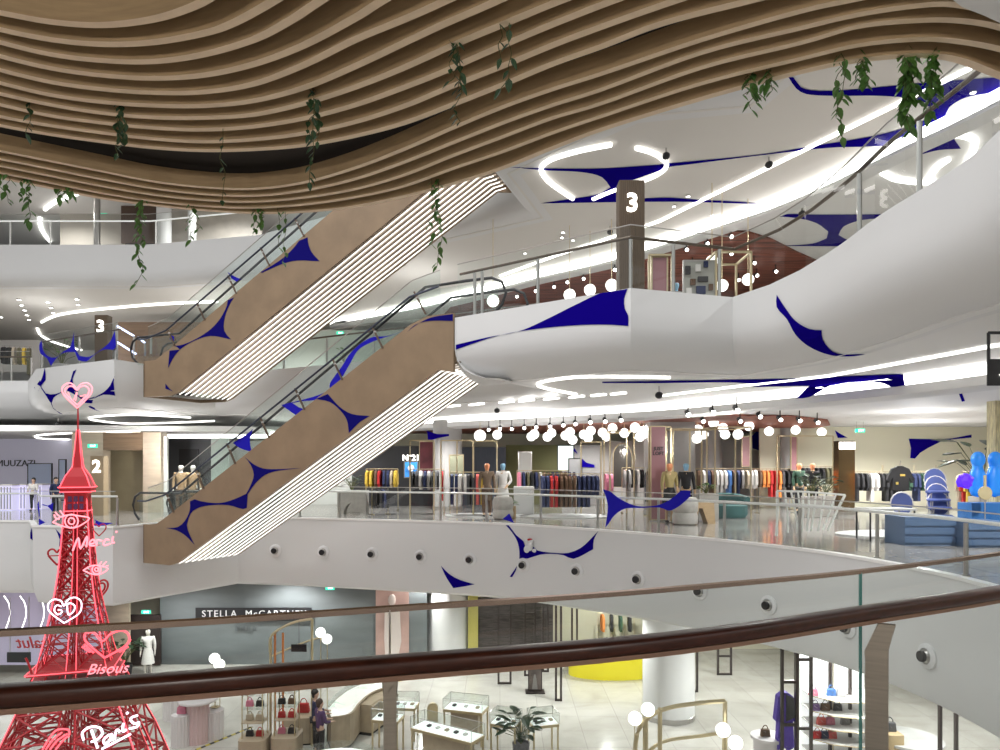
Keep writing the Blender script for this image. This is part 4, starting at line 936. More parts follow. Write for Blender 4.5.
# ================================================================ COLUMNS, TOTEMS, SHOP WALLS
FLUTE = mat('walnut_fluted', (.12, .082, .05), .55, var=.25, vscale=18, stretch=(8, 8, .2))
NUM = mat('lit_numeral', (1, .97, .9), .5, emit=3.5)
def totem(x, Y, zf, ztop, wd, dp, num, label, m=FLUTE, dx=0, nz_=None, size=.5):
    c = G(x, Y, zf); t = empty('floor_number_pillar', c, label, 'pillar', None)
    bm = BM(); box(bm, (0, dp/2, (ztop-zf)/2), (wd, dp, ztop-zf))
    for i in range(12): box(bm, (-wd/2+(i+.5)*wd/12, -.008, (ztop-zf)/2), (wd/24, .02, ztop-zf-.02))
    obj('body', bm, m, t, world=False)
    bm = text_at(num, (dx, -.035, nz_-zf), size, depth=.03, bold=.012); obj('lit_number', bm, NUM, t, world=False)
    return t
totem(632, 14.4, 5, 1.75+285*14.4/700, .52, .4, '3', 'tall fluted walnut pillar with lit number 3 on the right balcony', nz_=1.75+261*14.4/700, size=.52)
totem(101, 23.2, 5, 1.75+150*23.2/700, .42, .3, '3', 'small brown pillar with lit number 3 on the left level three box', nz_=1.75+138*23.2/700, size=.55)
totem(97, 24.2, 0, 1.75+9*24.2/700, .46, .3, '2', 'beige pillar with lit number 2 behind the red tower', m=mat('tan_pillar', (.36, .28, .18), .5), nz_=1.75-2*24.2/700, size=.6)
def column(x0, x1, Y, z0, z1, m, label, rnd=True, dp=1.1):
    c = G((x0+x1)/2, Y, z0); r = (x1-x0)/2/F*Y; t = empty('column', c, label, 'column')
    bm = BM()
    if rnd: lathe(bm, [(r, 0), (r, z1-z0)], n=28)
    else: box(bm, (0, 0, (z1-z0)/2), (2*r, dp, z1-z0))
    o = obj('shaft', bm, m, t, world=False, smooth=rnd)
    bm = BM()
    if rnd: lathe(bm, [(r+.02, 0), (r+.02, .14), (r, .15)], n=28)
    else: box(bm, (0, 0, .07), (2*r+.04, dp+.04, .14))
    obj('plinth_band', bm, STEEL, t, world=False)
GREYC = mat('grey_stucco', (.42, .41, .40), .6, var=.05, vscale=3)
column(643, 694, 21.6, L1, -2.4, mat('white_column', (.78, .78, .77), .45), 'large round white column on level one beside the yellow counter')
column(427, 468, 28, L1, -2.4, MATS['white_column'], 'broad white column on level one left of the dark doorway')
column(647, 691, 24.8, 0, 3.28, GREYC, 'wide square grey pillar among the fashion racks', rnd=False)
column(433, 462, 27.5, 0, 3.5, GREYC, 'grey round column behind the rack by the blue poster')
column(703, 722, 29.5, 0, 3.28, GREYC, 'plain grey round column behind right globes')
column(780, 790, 28.5, 0, 3.28, GREYC, 'slim grey column left of the bronze mirror column')
column(836, 852, 24.5, 0, 1.75+24*24.5/700, mat('bronze_mirror', (.30, .21, .12), .15, metal=.9), 'square bronze mirrored column with glowing top', rnd=False, dp=.4)
bm = BM(); c = G(844, 24.5); box(bm, (c.x, c.y-.22, 2.42), (.54, .03, .25)); thing('column_light', bm, COVE, 'glowing light box at the top of the bronze mirrored column', 'light', loc=(c.x, c.y-.22, 2.42))
column(991, 1016, 17, 0, 3.3, mat('gold_mesh', (.75, .62, .38), .4, metal=.3, var=.5, vscale=14, stretch=(6, 6, .3)), 'gold lattice column at the right edge of level two', rnd=False, dp=.3)
# blank shop partitions of level two, each a wall panel
def panel(n, x0, x1, y0, y1, Y, m, dy=.12):
    a, b = P(x0, y1, Y), P(x1, y0, Y); bm = BM(); bbox(bm, a.x, b.x, Y, Y+dy, a.z, b.z); return struct(n, bm, m)
BLKW = mat('black_shop_wall', (.015, .015, .018), .5)
panel('wall_back', 352, 433, 446, 510, 30, BLKW); panel('wall_back', 462, 506, 447, 506, 30.5, mat('blue_grey_panelling', (.075, .09, .12), .6, var=.2, vscale=10, stretch=(8, 1, .2)))
panel('wall_back', 506, 562, 445, 506, 31, mat('olive_wall', (.14, .14, .055), .7)); panel('wall_back', 562, 600, 445, 506, 31, mat('grey_wall', (.30, .29, .28), .7))
panel('wall_back', 600, 705, 441, 508, 31.5, mat('mushroom_wall', (.55, .52, .49), .7)); panel('wall_back', 705, 760, 440, 508, 32, mat('shelf_wall', (.72, .70, .66), .7))
panel('wall_back', 760, 1100, 425, 510, 28.5, mat('pale_yellow_wall', (.84, .80, .62), .7))
panel('wall_left', 72, 103, 432, 522, 25.8, MARBLE, .5); panel('wall_left', 143, 161, 432, 522, 25.8, MARBLE, .5); panel('wall_left', 103, 143, 432, 450, 25.8, mat('veneer_panel', (.24, .16, .095), .35, var=.2, vscale=2, stretch=(.5, 1, 6)), .5)
panel('door_1', 104, 143, 449, 522, 26.9, mat('khaki_door', (.32, .27, .17), .4, var=.08, vscale=2))
panel('wall_left', 161, 167, 436, 522, 26, WHITE); panel('wall_left', 167, 211, 439, 516, 28, SLATE); panel('wall_left', 179, 198, 449, 512, 27.9, BLACK)
panel('wall_left', 211, 228, 439, 514, 28, mat('pale_green_glass_wall', (.60, .70, .64), .3)); panel('wall_left', 228, 355, 441, 512, 31, mat('pale_back_wall', (.62, .63, .60), .6))
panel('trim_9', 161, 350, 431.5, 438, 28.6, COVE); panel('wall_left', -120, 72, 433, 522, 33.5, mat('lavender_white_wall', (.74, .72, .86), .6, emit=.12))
# level three back walls
panel('wall_back', -60, 40, 340, 372, 36, mat('offwhite_wall', (.62, .6, .58), .7)); panel('wall_back', 118, 250, 322, 372, 33, mat('walnut_wall', (.20, .13, .085), .5, var=.2, vscale=1.5, stretch=(.5, 1, 5)))
panel('wall_back', 250, 470, 330, 385, 34, mat('pale_green_wall', (.50, .56, .50), .6))
panel('wall_back', 440, 900, 314, 345, 33, mat('warm_shop_wall', (.30, .20, .16), .7))
# level four left
panel('wall_back', 60, 125, 205, 245, 33, mat('taupe_wall', (.42, .38, .33), .7)); panel('wall_back', 121, 160, 205, 243, 32, mat('brown_shop_interior', (.10, .06, .04), .6)); panel('wall_back', 160, 262, 205, 245, 32.4, mat('stone_pale', (.55, .50, .44), .5, var=.1, vscale=2))
for x, w_ in ((97, 3), (164, 7), (192, 4)):
    column(x-w_, x+w_, 31, 10.5, 13.6, MATS['white_column'] if w_ > 3 else STEEL, f'{"white" if w_ > 3 else "steel"} column on level four at top left, {"wider" if w_ > 6 else "slim"} one {"near" if x < 120 else "beyond"} the brown shop', rnd=True)
# level one back walls
panel('wall_back', 160, 427, 560, 668, 27.2, MURAL); panel('wall_back', 468, 478, 560, 672, 27.6, mat('yellow_door', (.50, .45, .12), .5)); panel('wall_back', 478, 553, 598, 672, 27.8, mat('dark_brick_mural', (.055, .045, .042), .6, var=.5, vscale=6, stretch=(.4, 1, 3)))
panel('wall_back', 553, 660, 598, 672, 28.4, mat('beige_shop_wall', (.52, .50, .38), .6))
panel('wall_left', 103, 129, 560, 665, 26.6, MARBLE); panel('wall_left', 129, 160, 615, 665, 26.9, mat('dark_portal', (.03, .02, .018), .5))
def flat(name, x0, x1, y0, y1, Y, m, label, cat, fr=None, dy=.05):
    a, b = P(x0, y1, Y), P(x1, y0, Y); c = Vector(((a.x+b.x)/2, Y, a.z)); t = empty(name, c, label, cat)
    bm = BM(); bbox(bm, a.x, b.x, Y-dy, Y, a.z, b.z); obj('panel', bm, m, t)
    if fr:
        bm = BM(); w = .035
        for q in ((a.x-w, a.x, a.z-w, b.z+w), (b.x, b.x+w, a.z-w, b.z+w), (a.x, b.x, b.z, b.z+w), (a.x, b.x, a.z-w, a.z)): bbox(bm, q[0], q[1], Y-dy-.01, Y, q[2], q[3])
        obj('frame', bm, fr, t)
    return t
t = flat('poster', 405, 417.5, 462, 477, 26.2, mat('sky_blue_poster', (.05, .28, .75), .4, emit=.3), 'bright blue poster above the clothes rack', 'poster', STEEL)
bm = BM(); c = P(411, 468, 26.1); lathe(bm, [(.12, 0), (.12, .02)], n=16); bmesh.ops.transform(bm, matrix=Matrix.Translation(c) @ Matrix.Rotation(PI/2, 4, 'X'), verts=bm.verts); obj('round_print', bm, M_('white'), t)
bm = text_at('N°21', P(411, 458, 29.9), .34, depth=.04, bold=.008); thing('shop_sign', bm, NUM, 'white lit N°21 letters on the black shop wall', 'sign', loc=P(412, 458.5, 29.8))
flat('poster', 420, 433, 442, 478, 28.5, mat('maroon_poster', (.16, .03, .04), .4, var=.5, vscale=2), 'dark maroon tall poster beside the grey round column', 'poster', CHAMP)
flat('mirror', 450, 463, 455.5, 476, 25.6, mat('mirror_green_gold', (.55, .58, .42), .1, metal=.7), 'gold framed mirror right of the maroon poster', 'mirror', CHAMP)
t = flat('poster', 519, 531, 452.5, 478, 27.5, mat('white_poster', (.62, .62, .58), .5), 'white poster with grey scribble lines on olive wall', 'poster', STEEL)
flat('screen', 558, 573, 446, 470, 28, mat('lit_screen', (.8, .95, .9), .5, emit=1.2), 'bright pale screen above the long clothes rack', 'screen', BLACK)
flat('mirror', 569, 581, 459, 476, 26, mat('white_board', (.7, .72, .74), .3), 'tilted white framed board below the bright screen', 'mirror', BLACK)
flat('room_divider', 651, 665, 427, 519, 21.8, mat('pink_glass_panel', (.40, .20, .22), .25), 'pink glass panel with square logo in front of the grey pillar', 'divider', CHAMP)
t = flat('room_divider', 742, 749, 437, 466, 27.5, MATS['pink_glass_panel'], 'narrow pink panel behind the racks, left of the blue sail', 'divider', CHAMP)
t = flat('room_divider', 791, 796, 437, 470, 27.5, MATS['pink_glass_panel'], 'narrow pink panel beside the slim grey column', 'divider', CHAMP)
lg = P(658.5, 451, 21.7)
for r_, s_ in ((0, 'JUST'), (1, 'LOFT')):
    bm = text_at(s_, lg+Vector((0, 0, -.15*r_+.07)), .15, depth=.01, bold=.004); thing('panel_logo', bm, BLACK, f'black word {s_} on the pink panel, {"upper" if r_ == 0 else "lower"} line', 'logo', loc=lg)
# arched dark mirror
a = P(613, 487, 26.5); out = [(-.0, 0), (1.0, 0)]+[(1.0*math.cos(u)*.5+.5 if False else .5+.5*math.cos(u), 1.1+.55*math.sin(u)) for u in [PI*i/12 for i in range(13)]]
t = empty('arched_mirror', a, 'tall dark arched mirror between the racks left of the pink panel', 'mirror')
bm = BM(); plate(bm, [a+Vector((x*.72, 0, z)) for x, z in out], .05, (0, 1, 0)); obj('mirror_plate', bm, mat('smoky_mirror', (.11, .10, .09), .08, metal=.6), t)
bm = BM(); tube(bm, [a+Vector((x*.72, -.01, z)) for x, z in out], .02, 6, closed=True); obj('gold_rim', bm, CHAMP, t)
# blue sail graphics fixed on walls and ceiling of level two
def signplate(poly, Y, label, m=BLUE, cat='wall graphic'):
    pts = [P(x, y, Y) for x, y in poly]; c = sum(pts, Vector())/len(pts); bm = BM(); plate(bm, pts, .02, (0, 1, 0)); return thing('vinyl_graphic', bm, m, label, cat, loc=c)
signplate(cp(640, 380, .2, [(605, 234), (622, 245), (620, 290), (635, 358), (605, 355), (562, 342), (560, 280), (580, 260)]), 31.96, 'blue sail shaped graphic hanging among the right globe lamps')
signplate(cp(450, 390, .25, [(525, 272), (545, 290), (578, 300), (578, 310), (527, 308)]), 30.96, 'blue wedge graphic on the grey wall above the long rack')
signplate(cp(450, 390, .25, [(489, 215), (498, 232), (510, 255), (496, 245), (489, 232)]), 30.96, 'thin blue tick left of the bright screen wall')
signplate(cp(800, 400, .2, [(545, 193), (700, 196), (760, 192), (858, 173), (858, 188), (760, 197), (700, 210), (640, 240), (600, 265), (575, 293), (553, 290), (556, 240)]), 28.46, 'large blue funnel shaped graphic on the pale yellow wall')
signplate(cp(800, 400, .2, [(176, 152), (200, 168), (238, 188), (190, 190)]), 28.46, 'small blue triangle graphic above the bronze mirrored column')
signplate(cp(330, 430, .16, [(570, 20), (585, 8), (620, 15), (690, 22), (690, 32), (640, 40), (600, 50), (565, 62)])[:0] or [(427, 431), (437, 434), (449, 434), (449, 436), (438, 438), (428, 441)], 26.9, 'blue bird shaped graphic on the grey round column')
def exitsign(x, y, Y, zc, label):
    c = P(x, y, Y); t = empty('exit_sign', c, label, 'exit sign'); bm = BM(); box(bm, (0, 0, 0), (.34, .05, .14)); obj('housing', bm, mat('exit_green', (.05, .7, .45), .5, emit=1.0), t, world=False)
    bm = text_at('EXIT', (0.03, -.03, 0), .1, depth=.01); obj('lettering', bm, NUM, t, world=False)
    if zc:
        for s in (-.12, .12): bm = BM(); bar(bm, (s, 0, .07), (s, 0, zc-c.z), .008, 5); obj('hanger_rod', bm, STEEL, t, world=False)
exitsign(92.5, 446, 25.77, 0, 'green lit exit sign on the stone wall above the number 2 pillar')
exitsign(860, 430.5, 25, 3.3, 'green exit sign hanging from the ceiling right of the russet slats')
exitsign(330, 588, 27.17, 0, 'green lit exit sign high on the level one grey mural wall')
exitsign(146, 612, 26.87, 0, 'green lit exit sign beside the dark portal on level one')
exitsign(103.5, 212, 32.97, 0, 'green lit exit sign on level four at top left')
exitsign(340, 333, 33.97, 0, 'green lit exit sign on level three between the escalators')
# hanging black direction sign
c = P(1001, 360, 9); t = empty('hanging_sign', c, 'black hanging direction sign in an open frame at the right edge', 'sign')
bm = BM()
for s in ((-.16, 0), (.30, 0)): bar(bm, (s[0], 0, -.33), (s[0], 0, .35), .02, 6)
bar(bm, (-.16, 0, .35), (.30, 0, .35), .02, 6); bar(bm, (.05, 0, .35), (.05, 0, 3.58-c.z), .015, 6); obj('frame', bm, BLACK, t, world=False)
bm = BM(); box(bm, (.07, 0, -.16), (.46, .05, .34)); obj('panel', bm, BLACK, t, world=False)
bm = text_at('+ 3', (0, -.04, -.2), .08, depth=.01); obj('lettering', bm, NUM, t, world=False)

# ---------------------------------------------------------------- gold shop frames
def frame(x0, x1, yt, Y, label, zf=0, mid=None, dp=.0, m=CHAMP, th=.045, ztop=None):
    a, b = G(x0, Y, zf), G(x1, Y, zf); zt = P(0, yt, Y).z; t = empty('display_stand', a, label, 'display stand')
    for p in (a, b)+((a.lerp(b, mid),) if mid else ()):
        bm = BM(); box(bm, (p.x, p.y, (zf+zt)/2), (th, th, zt-zf)); obj('upright', bm, m, t)
    bm = BM(); sbar(bm, Vector((a.x, a.y, zt)), Vector((b.x, b.y, zt)), th, th); obj('top_bar', bm, m, t)
    if dp:
        for p in (a, b):
            bm = BM(); box(bm, (p.x, p.y+dp, (zf+zt)/2), (th, th, zt-zf)); obj('upright', bm, m, t)
        bm = BM(); sbar(bm, Vector((a.x, a.y+dp, zt)), Vector((b.x, b.y+dp, zt)), th, th); sbar(bm, Vector((a.x, a.y, zt)), Vector((a.x, a.y+dp, zt)), th, th); sbar(bm, Vector((b.x, b.y, zt)), Vector((b.x, b.y+dp, zt)), th, th); obj('top_bar', bm, m, t)
    return t
frame(410, 434, 440.5, 24.6, 'gold display frame around the rack by the blue poster')
frame(441, 473, 440.5, 24.4, 'gold display frame in front of the grey round column', mid=.5)
frame(473.5, 497, 441, 24.0, 'gold display frame beside the tweed coat mannequin')
frame(581, 601, 442, 25.5, 'pair of gold posts with bar left of the arched mirror')
frame(610, 634, 431, 24.2, 'tall gold frame near the arched mirror, hung with globes', dp=1.4)
frame(649, 671, 427, 21.9, 'gold frame holding the pink panel at the grey pillar')
frame(673, 715, 429, 22.9, 'wide gold frame right of the grey pillar', dp=.9, mid=.4)
frame(715, 751, 427, 22.6, 'gold frame in front of the blue sail', dp=1.5)
frame(777, 833, 436, 26.6, 'long low gold frame around the leafy planters')
frame(649, 672, 255, 15.6, 'gold frame holding the pink panel on level three', zf=5)
frame(716, 751, 252, 15.9, 'gold box frame at the level three rail corner', zf=5, dp=1.0)
flat('room_divider', 652, 666, 258, 300, 15.7, MATS['pink_glass_panel'], 'pink panel on the level three balcony right of the 3 pillar', 'divider', CHAMP)
t = flat('notice_wall', 684, 715, 262, 302, 16.5, mat('grey_display_board', (.42, .42, .38), .6), 'grey board with small framed pictures on level three', 'board', STEEL)
rn = random.Random(3)
for i, (x, y, w_, h_) in enumerate(((688, 270, 5, 8), (698, 268, 5, 7), (706, 264, 4, 6), (693, 282, 5, 6), (703, 279, 10, 5), (689, 291, 5, 6), (701, 290, 9, 8), (711, 287, 4, 6))):
    a, b = P(x-w_/2, y+h_/2, 16.4), P(x+w_/2, y-h_/2, 16.4); bm = BM(); bbox(bm, a.x, b.x, 16.38, 16.44, a.z, b.z); obj('framed_picture', bm, [M_('charcoal'), M_('white'), M_('navy'), M_('brown')][i % 4], t)

# ================================================================ LEVEL TWO FURNITURE
STONE = mat('grey_stone_urn', (.42, .40, .37), .6, var=.1, vscale=8)
def urn(x, Y, label, r=.34, h=.72):
    bm = BM(); lathe(bm, [(r*.7, 0), (r*.95, .04), (r, h*.3), (r*.9, h*.45), (r*.98, h*.5), (r, h*.8), (r*.85, h), (r*.6, h)], n=18); thing('stone_plinth', bm, STONE, label, 'plinth', smooth=True, loc=None).location = G(x, Y)
urn(503, 22.6, 'round grey stone drum below the white dress mannequin'); urn(685, 20.6, 'round grey stone drum below the black jacket mannequin', .38, .8)
def planter(x, Y, label, w, h, n=12, lh=.3, m=STONE, zf=0, leafm=GREEN, lr=.12, rnd=False, seed=1):
    t = empty('potted_plant', G(x, Y, zf), label, 'plant'); bm = BM()
    if rnd: lathe(bm, [(w*.4, 0), (w*.5, h), (w*.44, h), (w*.4, h-.05)], n=16)
    else: box(bm, (0, 0, h/2), (w, w, h)); bevel(bm, .015, 1)
    obj('planter', bm, m, t, world=False); r = random.Random(seed); bs = BM(); bl = BM()
    for i in range(n):
        an = i*2.4+r.random(); q = Vector((math.cos(an)*lh*r.uniform(.4, 1), math.sin(an)*lh*r.uniform(.4, 1), h+lh*r.uniform(.5, 1.7))); tube(bs, [(0, 0, h-.05), (q.x*.4, q.y*.4, h+(q.z-h)*.6), q], .008, 4)
        leaf(bl, q, Vector((math.cos(an), math.sin(an), r.uniform(-.3, .6))), lr*r.uniform(.8, 1.5))
    obj('stems', bs, STEM, t, world=False); obj('leaves', bl, leafm, t, world=False); return t
def leaf(bm, p, d, s):
    d = d.normalized(); sd = d.cross(Vector((0, 0, 1))); sd = sd.normalized() if sd.length > .01 else Vector((1, 0, 0)); up = sd.cross(d)
    pr = [(0, 0, 0), (.35, .36, .05), (.7, .40, .04), (1.1, .26, -.02), (1.5, 0, -.15), (1.1, -.26, -.02), (.7, -.40, .04), (.35, -.36, .05)]
    c = bm.verts.new(p+d*s*.8-up*s*.06); c2 = bm.verts.new(p+d*s*.8-up*s*.1)
    vs = [bm.verts.new(p+d*s*a+sd*s*b+up*s*z) for a, b, z in pr]
    for i in range(8): bm.faces.new((vs[i], vs[(i+1) % 8], c)); bm.faces.new((vs[(i+1) % 8], vs[i], c2))
planter(706, 22.2, 'square grey planter with a bright green plant right of the mannequins', .62, .85, 14, .2)
planter(811, 23.5, 'dark planter with glossy leaves in front of the green top mannequin', .5, .7, 26, .42, leafm=DGREEN, lr=.16, seed=4); planter(826, 24, 'second leafy planter just left of the bronze column', .4, .7, 20, .36, leafm=DGREEN, lr=.15, seed=5)
planter(352, 26, 'grey box planter with a dark leafy shrub at left end', .9, .8, 22, .35, leafm=DGREEN, seed=6); planter(512, 22.8, 'small wooden planter with a green sprig beside the stone drum', .26, .42, 8, .14, m=WOOD, seed=7)
planter(983, 19, 'big leaf plant behind the blue double mannequin', .5, .9, 22, .9, leafm=DGREEN, lr=.34, seed=8); planter(62, 26, 'pale leafed plant in a vase behind the level three glass box', .5, .5, 24, .55, zf=5, m=M_('grey'), seed=9)
planter(344, 25.6, 'green plant on level three between the escalators', .3, .5, 10, .3, zf=5, seed=10)
# A shaped oak stool, pouf, box plinth, arch bench
bm = BM(); a = G(702, 20.8); plate(bm, [a+Vector((x, 0, z)) for x, z in ((-.36, 0), (-.28, .62), (.36, .62), (.40, 0), (.18, 0), (.02, .46), (-.08, .46), (-.16, 0))], .5, (0, 1, 0)); thing('oak_stool', bm, WOOD, 'pale oak stool with A shaped opening behind the curved glass', 'stool', loc=a)
t = empty('tub_chair', G(730, 23.5), 'round teal tub chair right of the oak stool', 'chair')
bm = BM(); lathe(bm, [(.5, 0), (.56, .1), (.56, .4), (.4, .42), (0, .42)], n=20); obj('seat', bm, mat('teal_fabric', (.06, .16, .16), .8), t, world=False, smooth=True)
bm = BM(); pr = [(.6*math.cos(u), .6*math.sin(u), .55+.12*math.sin(u)) for u in [PI*i/12 for i in range(13)]]; tube(bm, [(x, y, z) for x, y, z in pr], .13, 8); obj('backrest', bm, MATS['teal_fabric'], t, world=False, smooth=True)
bm = BM(); bbox(bm, -.35, .35, 0, .5, 0, 1.0); bevel(bm, .02, 1); o = thing('display_plinth', bm, mat('light_grey_block', (.55, .55, .54), .5), 'light grey tall block left of the long rack', 'plinth'); o.location = G(524, 24.4)
a = G(352, 24.6); bm = BM(); plate(bm, [a+Vector((x, 0, z)) for x, z in [(-.5, 0), (-.5, .85), (.5, .85), (.5, 0), (.3, 0)]+[(.3*math.cos(u), .3*math.sin(u)*1.4) for u in [PI*i/8 for i in range(1, 8)]]+[(-.3, 0)]], .5, (0, 1, 0)); thing('arch_bench', bm, STONE, 'grey block table with arched opening under the far end of the rack', 'table', loc=a)
# low round display platforms
for x, Y, r, lb in ((489, 24.1, 1.5, 'round white low platform under the tweed coat rack'), (566, 23.7, 1.6, 'oval white low platform under the nearest clothes rack'), (905, 17.5, 1.7, 'round pale low platform on the grey stone floor at right')):
    bm = BM(); lathe(bm, [(r, 0), (r, .03), (r-.03, .04)], n=32); bmesh.ops.scale(bm, vec=(1, .6, 1), verts=bm.verts); o = thing('display_platform', bm, MATS['light_grey_block'], lb, 'platform'); o.location = G(x, Y)
# white rods added to imitate a reflection in the curved glass
RODM = mat('white_rod', (.9, .92, .88), .4)
t = empty('reflection_rods', G(808, 16.2), 'white rods standing in for a reflection in the curved glass railing', 'reflection')
Yr = 15.4; tl = P(777, 491, Yr); tr = P(845, 495, Yr)
bm = BM(); tube(bm, [tl, P(800, 491.5, Yr), P(822, 493, Yr), tr], .025, 6); obj('top_rod', bm, RODM, t)
bm = BM(); tube(bm, [P(777, 503, Yr), P(800, 504, Yr), P(842, 507, Yr)], .012, 6); obj('middle_rod', bm, RODM, t)
for i, (a0, a1, yb) in enumerate(((777, 776.5, 536), (785, 788, 533), (791, 798, 533), (798, 801, 532), (803, 802, 531), (809, 807, 531), (816, 811, 531), (825, 818, 531), (836, 823, 530), (845, 828, 531))):
    Yb = Yr; bm = BM(); yy = min(yb, HZ+(EYE-.02)*F/Yb); tube(bm, [P(a0, 491+.06*(a0-777), Yr), P((a0+a1)/2+.8, 510, Yr), P(a1, yy, Yb)], .02 if i not in (0, 9) else .03, 5); obj('rod', bm, RODM, t)
# blue chairs, stacked
BCH = mat('blue_chair_shell', (.10, .14, .38), .5)
def bluechair(loc, rz, label, tilt=0, group=None):
    t = empty('lounge_chair', loc, label, 'chair', group, rz)
    bm = BM(); out = [(.24*math.cos(u), .30+.30*math.sin(u)) for u in [2*PI*i/16 for i in range(16)]]
    plate(bm, [Vector((x, .18+z*.3, .45+z)) for x, z in out], .03, (0, -1, .3)); obj('backrest', bm, BCH, t, world=False)
    bm = BM(); tube(bm, [(x*1.06, .17+z*.3, .45+z*1.03-.01) for x, z in out], .02, 6, closed=True); obj('rim', bm, M_('white'), t, world=False)
    bm = BM(); lathe(bm, [(.26, .42), (.28, .46), (.24, .49)], n=16); obj('seat', bm, BCH, t, world=False)
    for sx in (-.2, .2):
        for sy in (-.2, .2): bm = BM(); bar(bm, (sx, sy, 0), (sx*.8, sy*.8, .44), .014, 6); obj('leg', bm, STEEL, t, world=False)
    return t
bluechair(G(902, 18.2), 2.6, 'single blue chair with pale rim facing left before the black garments')
for i, nm in enumerate(('bottom', 'second', 'third', 'top')):
    bluechair(G(941, 17.8)+Vector((.05*i, .13*i, .2*i)), -.35, f'blue shell chair, {nm} of the stack of four left of the yellow coat', group='stacked blue chairs')
def table_legs(x, Y, label, w=1.1, d=.7, h=.74, top=None, m=STEEL):
    t = empty('table', G(x, Y), label, 'table'); bm = BM(); box(bm, (0, 0, h-.02), (w, d, .04)); obj('tabletop', bm, top or M_('white'), t, world=False)
    for sx in (-1, 1):
        for sy in (-1, 1): bm = BM(); box(bm, (sx*(w/2-.04), sy*(d/2-.04), h/2-.02), (.03, .03, h-.04)); obj('leg', bm, m, t, world=False)
    return t
table_legs(885, 16.5, 'white topped table with thin legs left of the blue chairs', top=mat('marble_top', (.6, .58, .55), .3), m=BLACK)
NAVYB = mat('dusty_blue_panel', (.10, .17, .30), .5)
for x0, x1, Y, h, lb in ((905, 958, 15.2, .62, 'dusty blue curved bench at right on level two'), (968, 1010, 14.8, .55, 'second dusty blue bench at the right edge')):
    a, b = G(x0, Y), G(x1, Y); bm = BM(); bbox(bm, a.x, b.x, Y, Y+.8, 0, h)
    for k in range(3): bbox(bm, a.x-.02, b.x+.02, Y-.03, Y, h*.1+k*h*.3, h*.1+k*h*.3+.12)
    thing('bench', bm, NAVYB, lb, 'bench', loc=a)
# glowing blue double mannequin on its box
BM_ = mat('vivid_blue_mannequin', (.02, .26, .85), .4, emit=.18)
t = empty('bust_mannequin', G(986, 16.3), 'vivid blue pair of armless busts standing on a blue box', 'mannequin')
c0 = P(986, 494, 16.3)
for dx in (-.2, .2):
    b = skin_mesh({'a': (dx, 0, c0.z-.1, (.22, .16)), 'b': (dx, 0, c0.z+.22, (.17, .13)), 'c': (dx, 0, c0.z+.46, (.24, .15)), 'n': (dx, 0, c0.z+.62, .085), 'h': (dx, -.01, c0.z+.76, (.15, .15)), 'k': (dx, 0, c0.z+.86, (.10, .10))}, [('a', 'b'), ('b', 'c'), ('c', 'n'), ('n', 'h'), ('h', 'k')], 1)
    sphere(b, (dx, -.02, c0.z+.80), .16, 14, (.92, .95, 1.2)); bmesh.ops.recalc_face_normals(b, faces=b.faces); o = obj('bust', b, BM_, t, world=False); o.data.shade_smooth()
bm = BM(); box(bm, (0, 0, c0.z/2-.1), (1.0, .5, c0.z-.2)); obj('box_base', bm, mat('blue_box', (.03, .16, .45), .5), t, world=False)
bm = BM(); sphere(bm, P(966, 481, 16), .19, 10, (.9, .5, 1.0)); [setattr(v, 'co', v.co+Vector((random.uniform(-.05, .05), 0, random.uniform(-.06, .06)))) for v in bm.verts]; thing('foil_rosette', bm, mat('violet_glow', (.10, .02, .9), .4, emit=.6), 'crumpled violet blue rosette left of the blue busts', 'ornament', loc=P(966, 481, 16))
t = empty('hand_mirror', P(985, 493, 15.6), 'round straw paddle shape in front of the blue busts', 'ornament'); bm = BM(); lathe(bm, [(.15, -.02), (.15, .02)], n=20); bmesh.ops.rotate(bm, cent=(0, 0, 0), matrix=Matrix.Rotation(PI/2, 3, 'X'), verts=bm.verts); obj('disc', bm, mat('straw', (.45, .38, .22), .8), t, world=False)
bm = BM(); box(bm, (0, 0, .27), (.05, .03, .25)); obj('handle', bm, MATS['straw'], t, world=False)
bm = BM(); bar(bm, (0, 0, -.15), (0, 0, -P(985, 493, 15.6).z), .012); obj('stand', bm, STEEL, t, world=False)
# left shop counters of level two
for i, (x0, x1, Y) in enumerate(((0, 12, 27), (13, 26, 27.4), (27, 42, 27.8))):
    a, b = G(x0, Y), G(x1, Y); t = empty('counter', a, ['lavender lit glass counter at the far left of level two', 'middle lavender lit counter at the far left', 'lavender lit counter in front of the seated shop person'][i], 'counter')
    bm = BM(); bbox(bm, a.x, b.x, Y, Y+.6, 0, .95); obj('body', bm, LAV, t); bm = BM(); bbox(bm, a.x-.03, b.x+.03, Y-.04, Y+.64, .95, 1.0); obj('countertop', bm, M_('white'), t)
    for k in range(4): bm = BM(); x = a.x+(k+.5)*(b.x-a.x)/4; bbox(bm, x-.02, x+.02, Y-.02, Y, .05, .9); obj('rib', bm, STEEL, t)
bm = text_at('AMUUZAZI', P(13, 463.5, 33), .42, depth=.03); thing('shop_sign', bm, M_('charcoal'), 'dark lettering on the white fascia of the far left shop', 'sign', loc=P(13, 463.5, 33))
flat('display_case', 29, 52, 464, 496, 30, mat('pale_blue_glass', (.42, .48, .62), .2), 'dark framed glass display case behind the seated shop person', 'cabinet', BLACK)
flat('display_case', 60, 66, 460, 500, 29.5, MATS['pale_blue_glass'], 'narrow dark framed case left of the red tower', 'cabinet', BLACK)
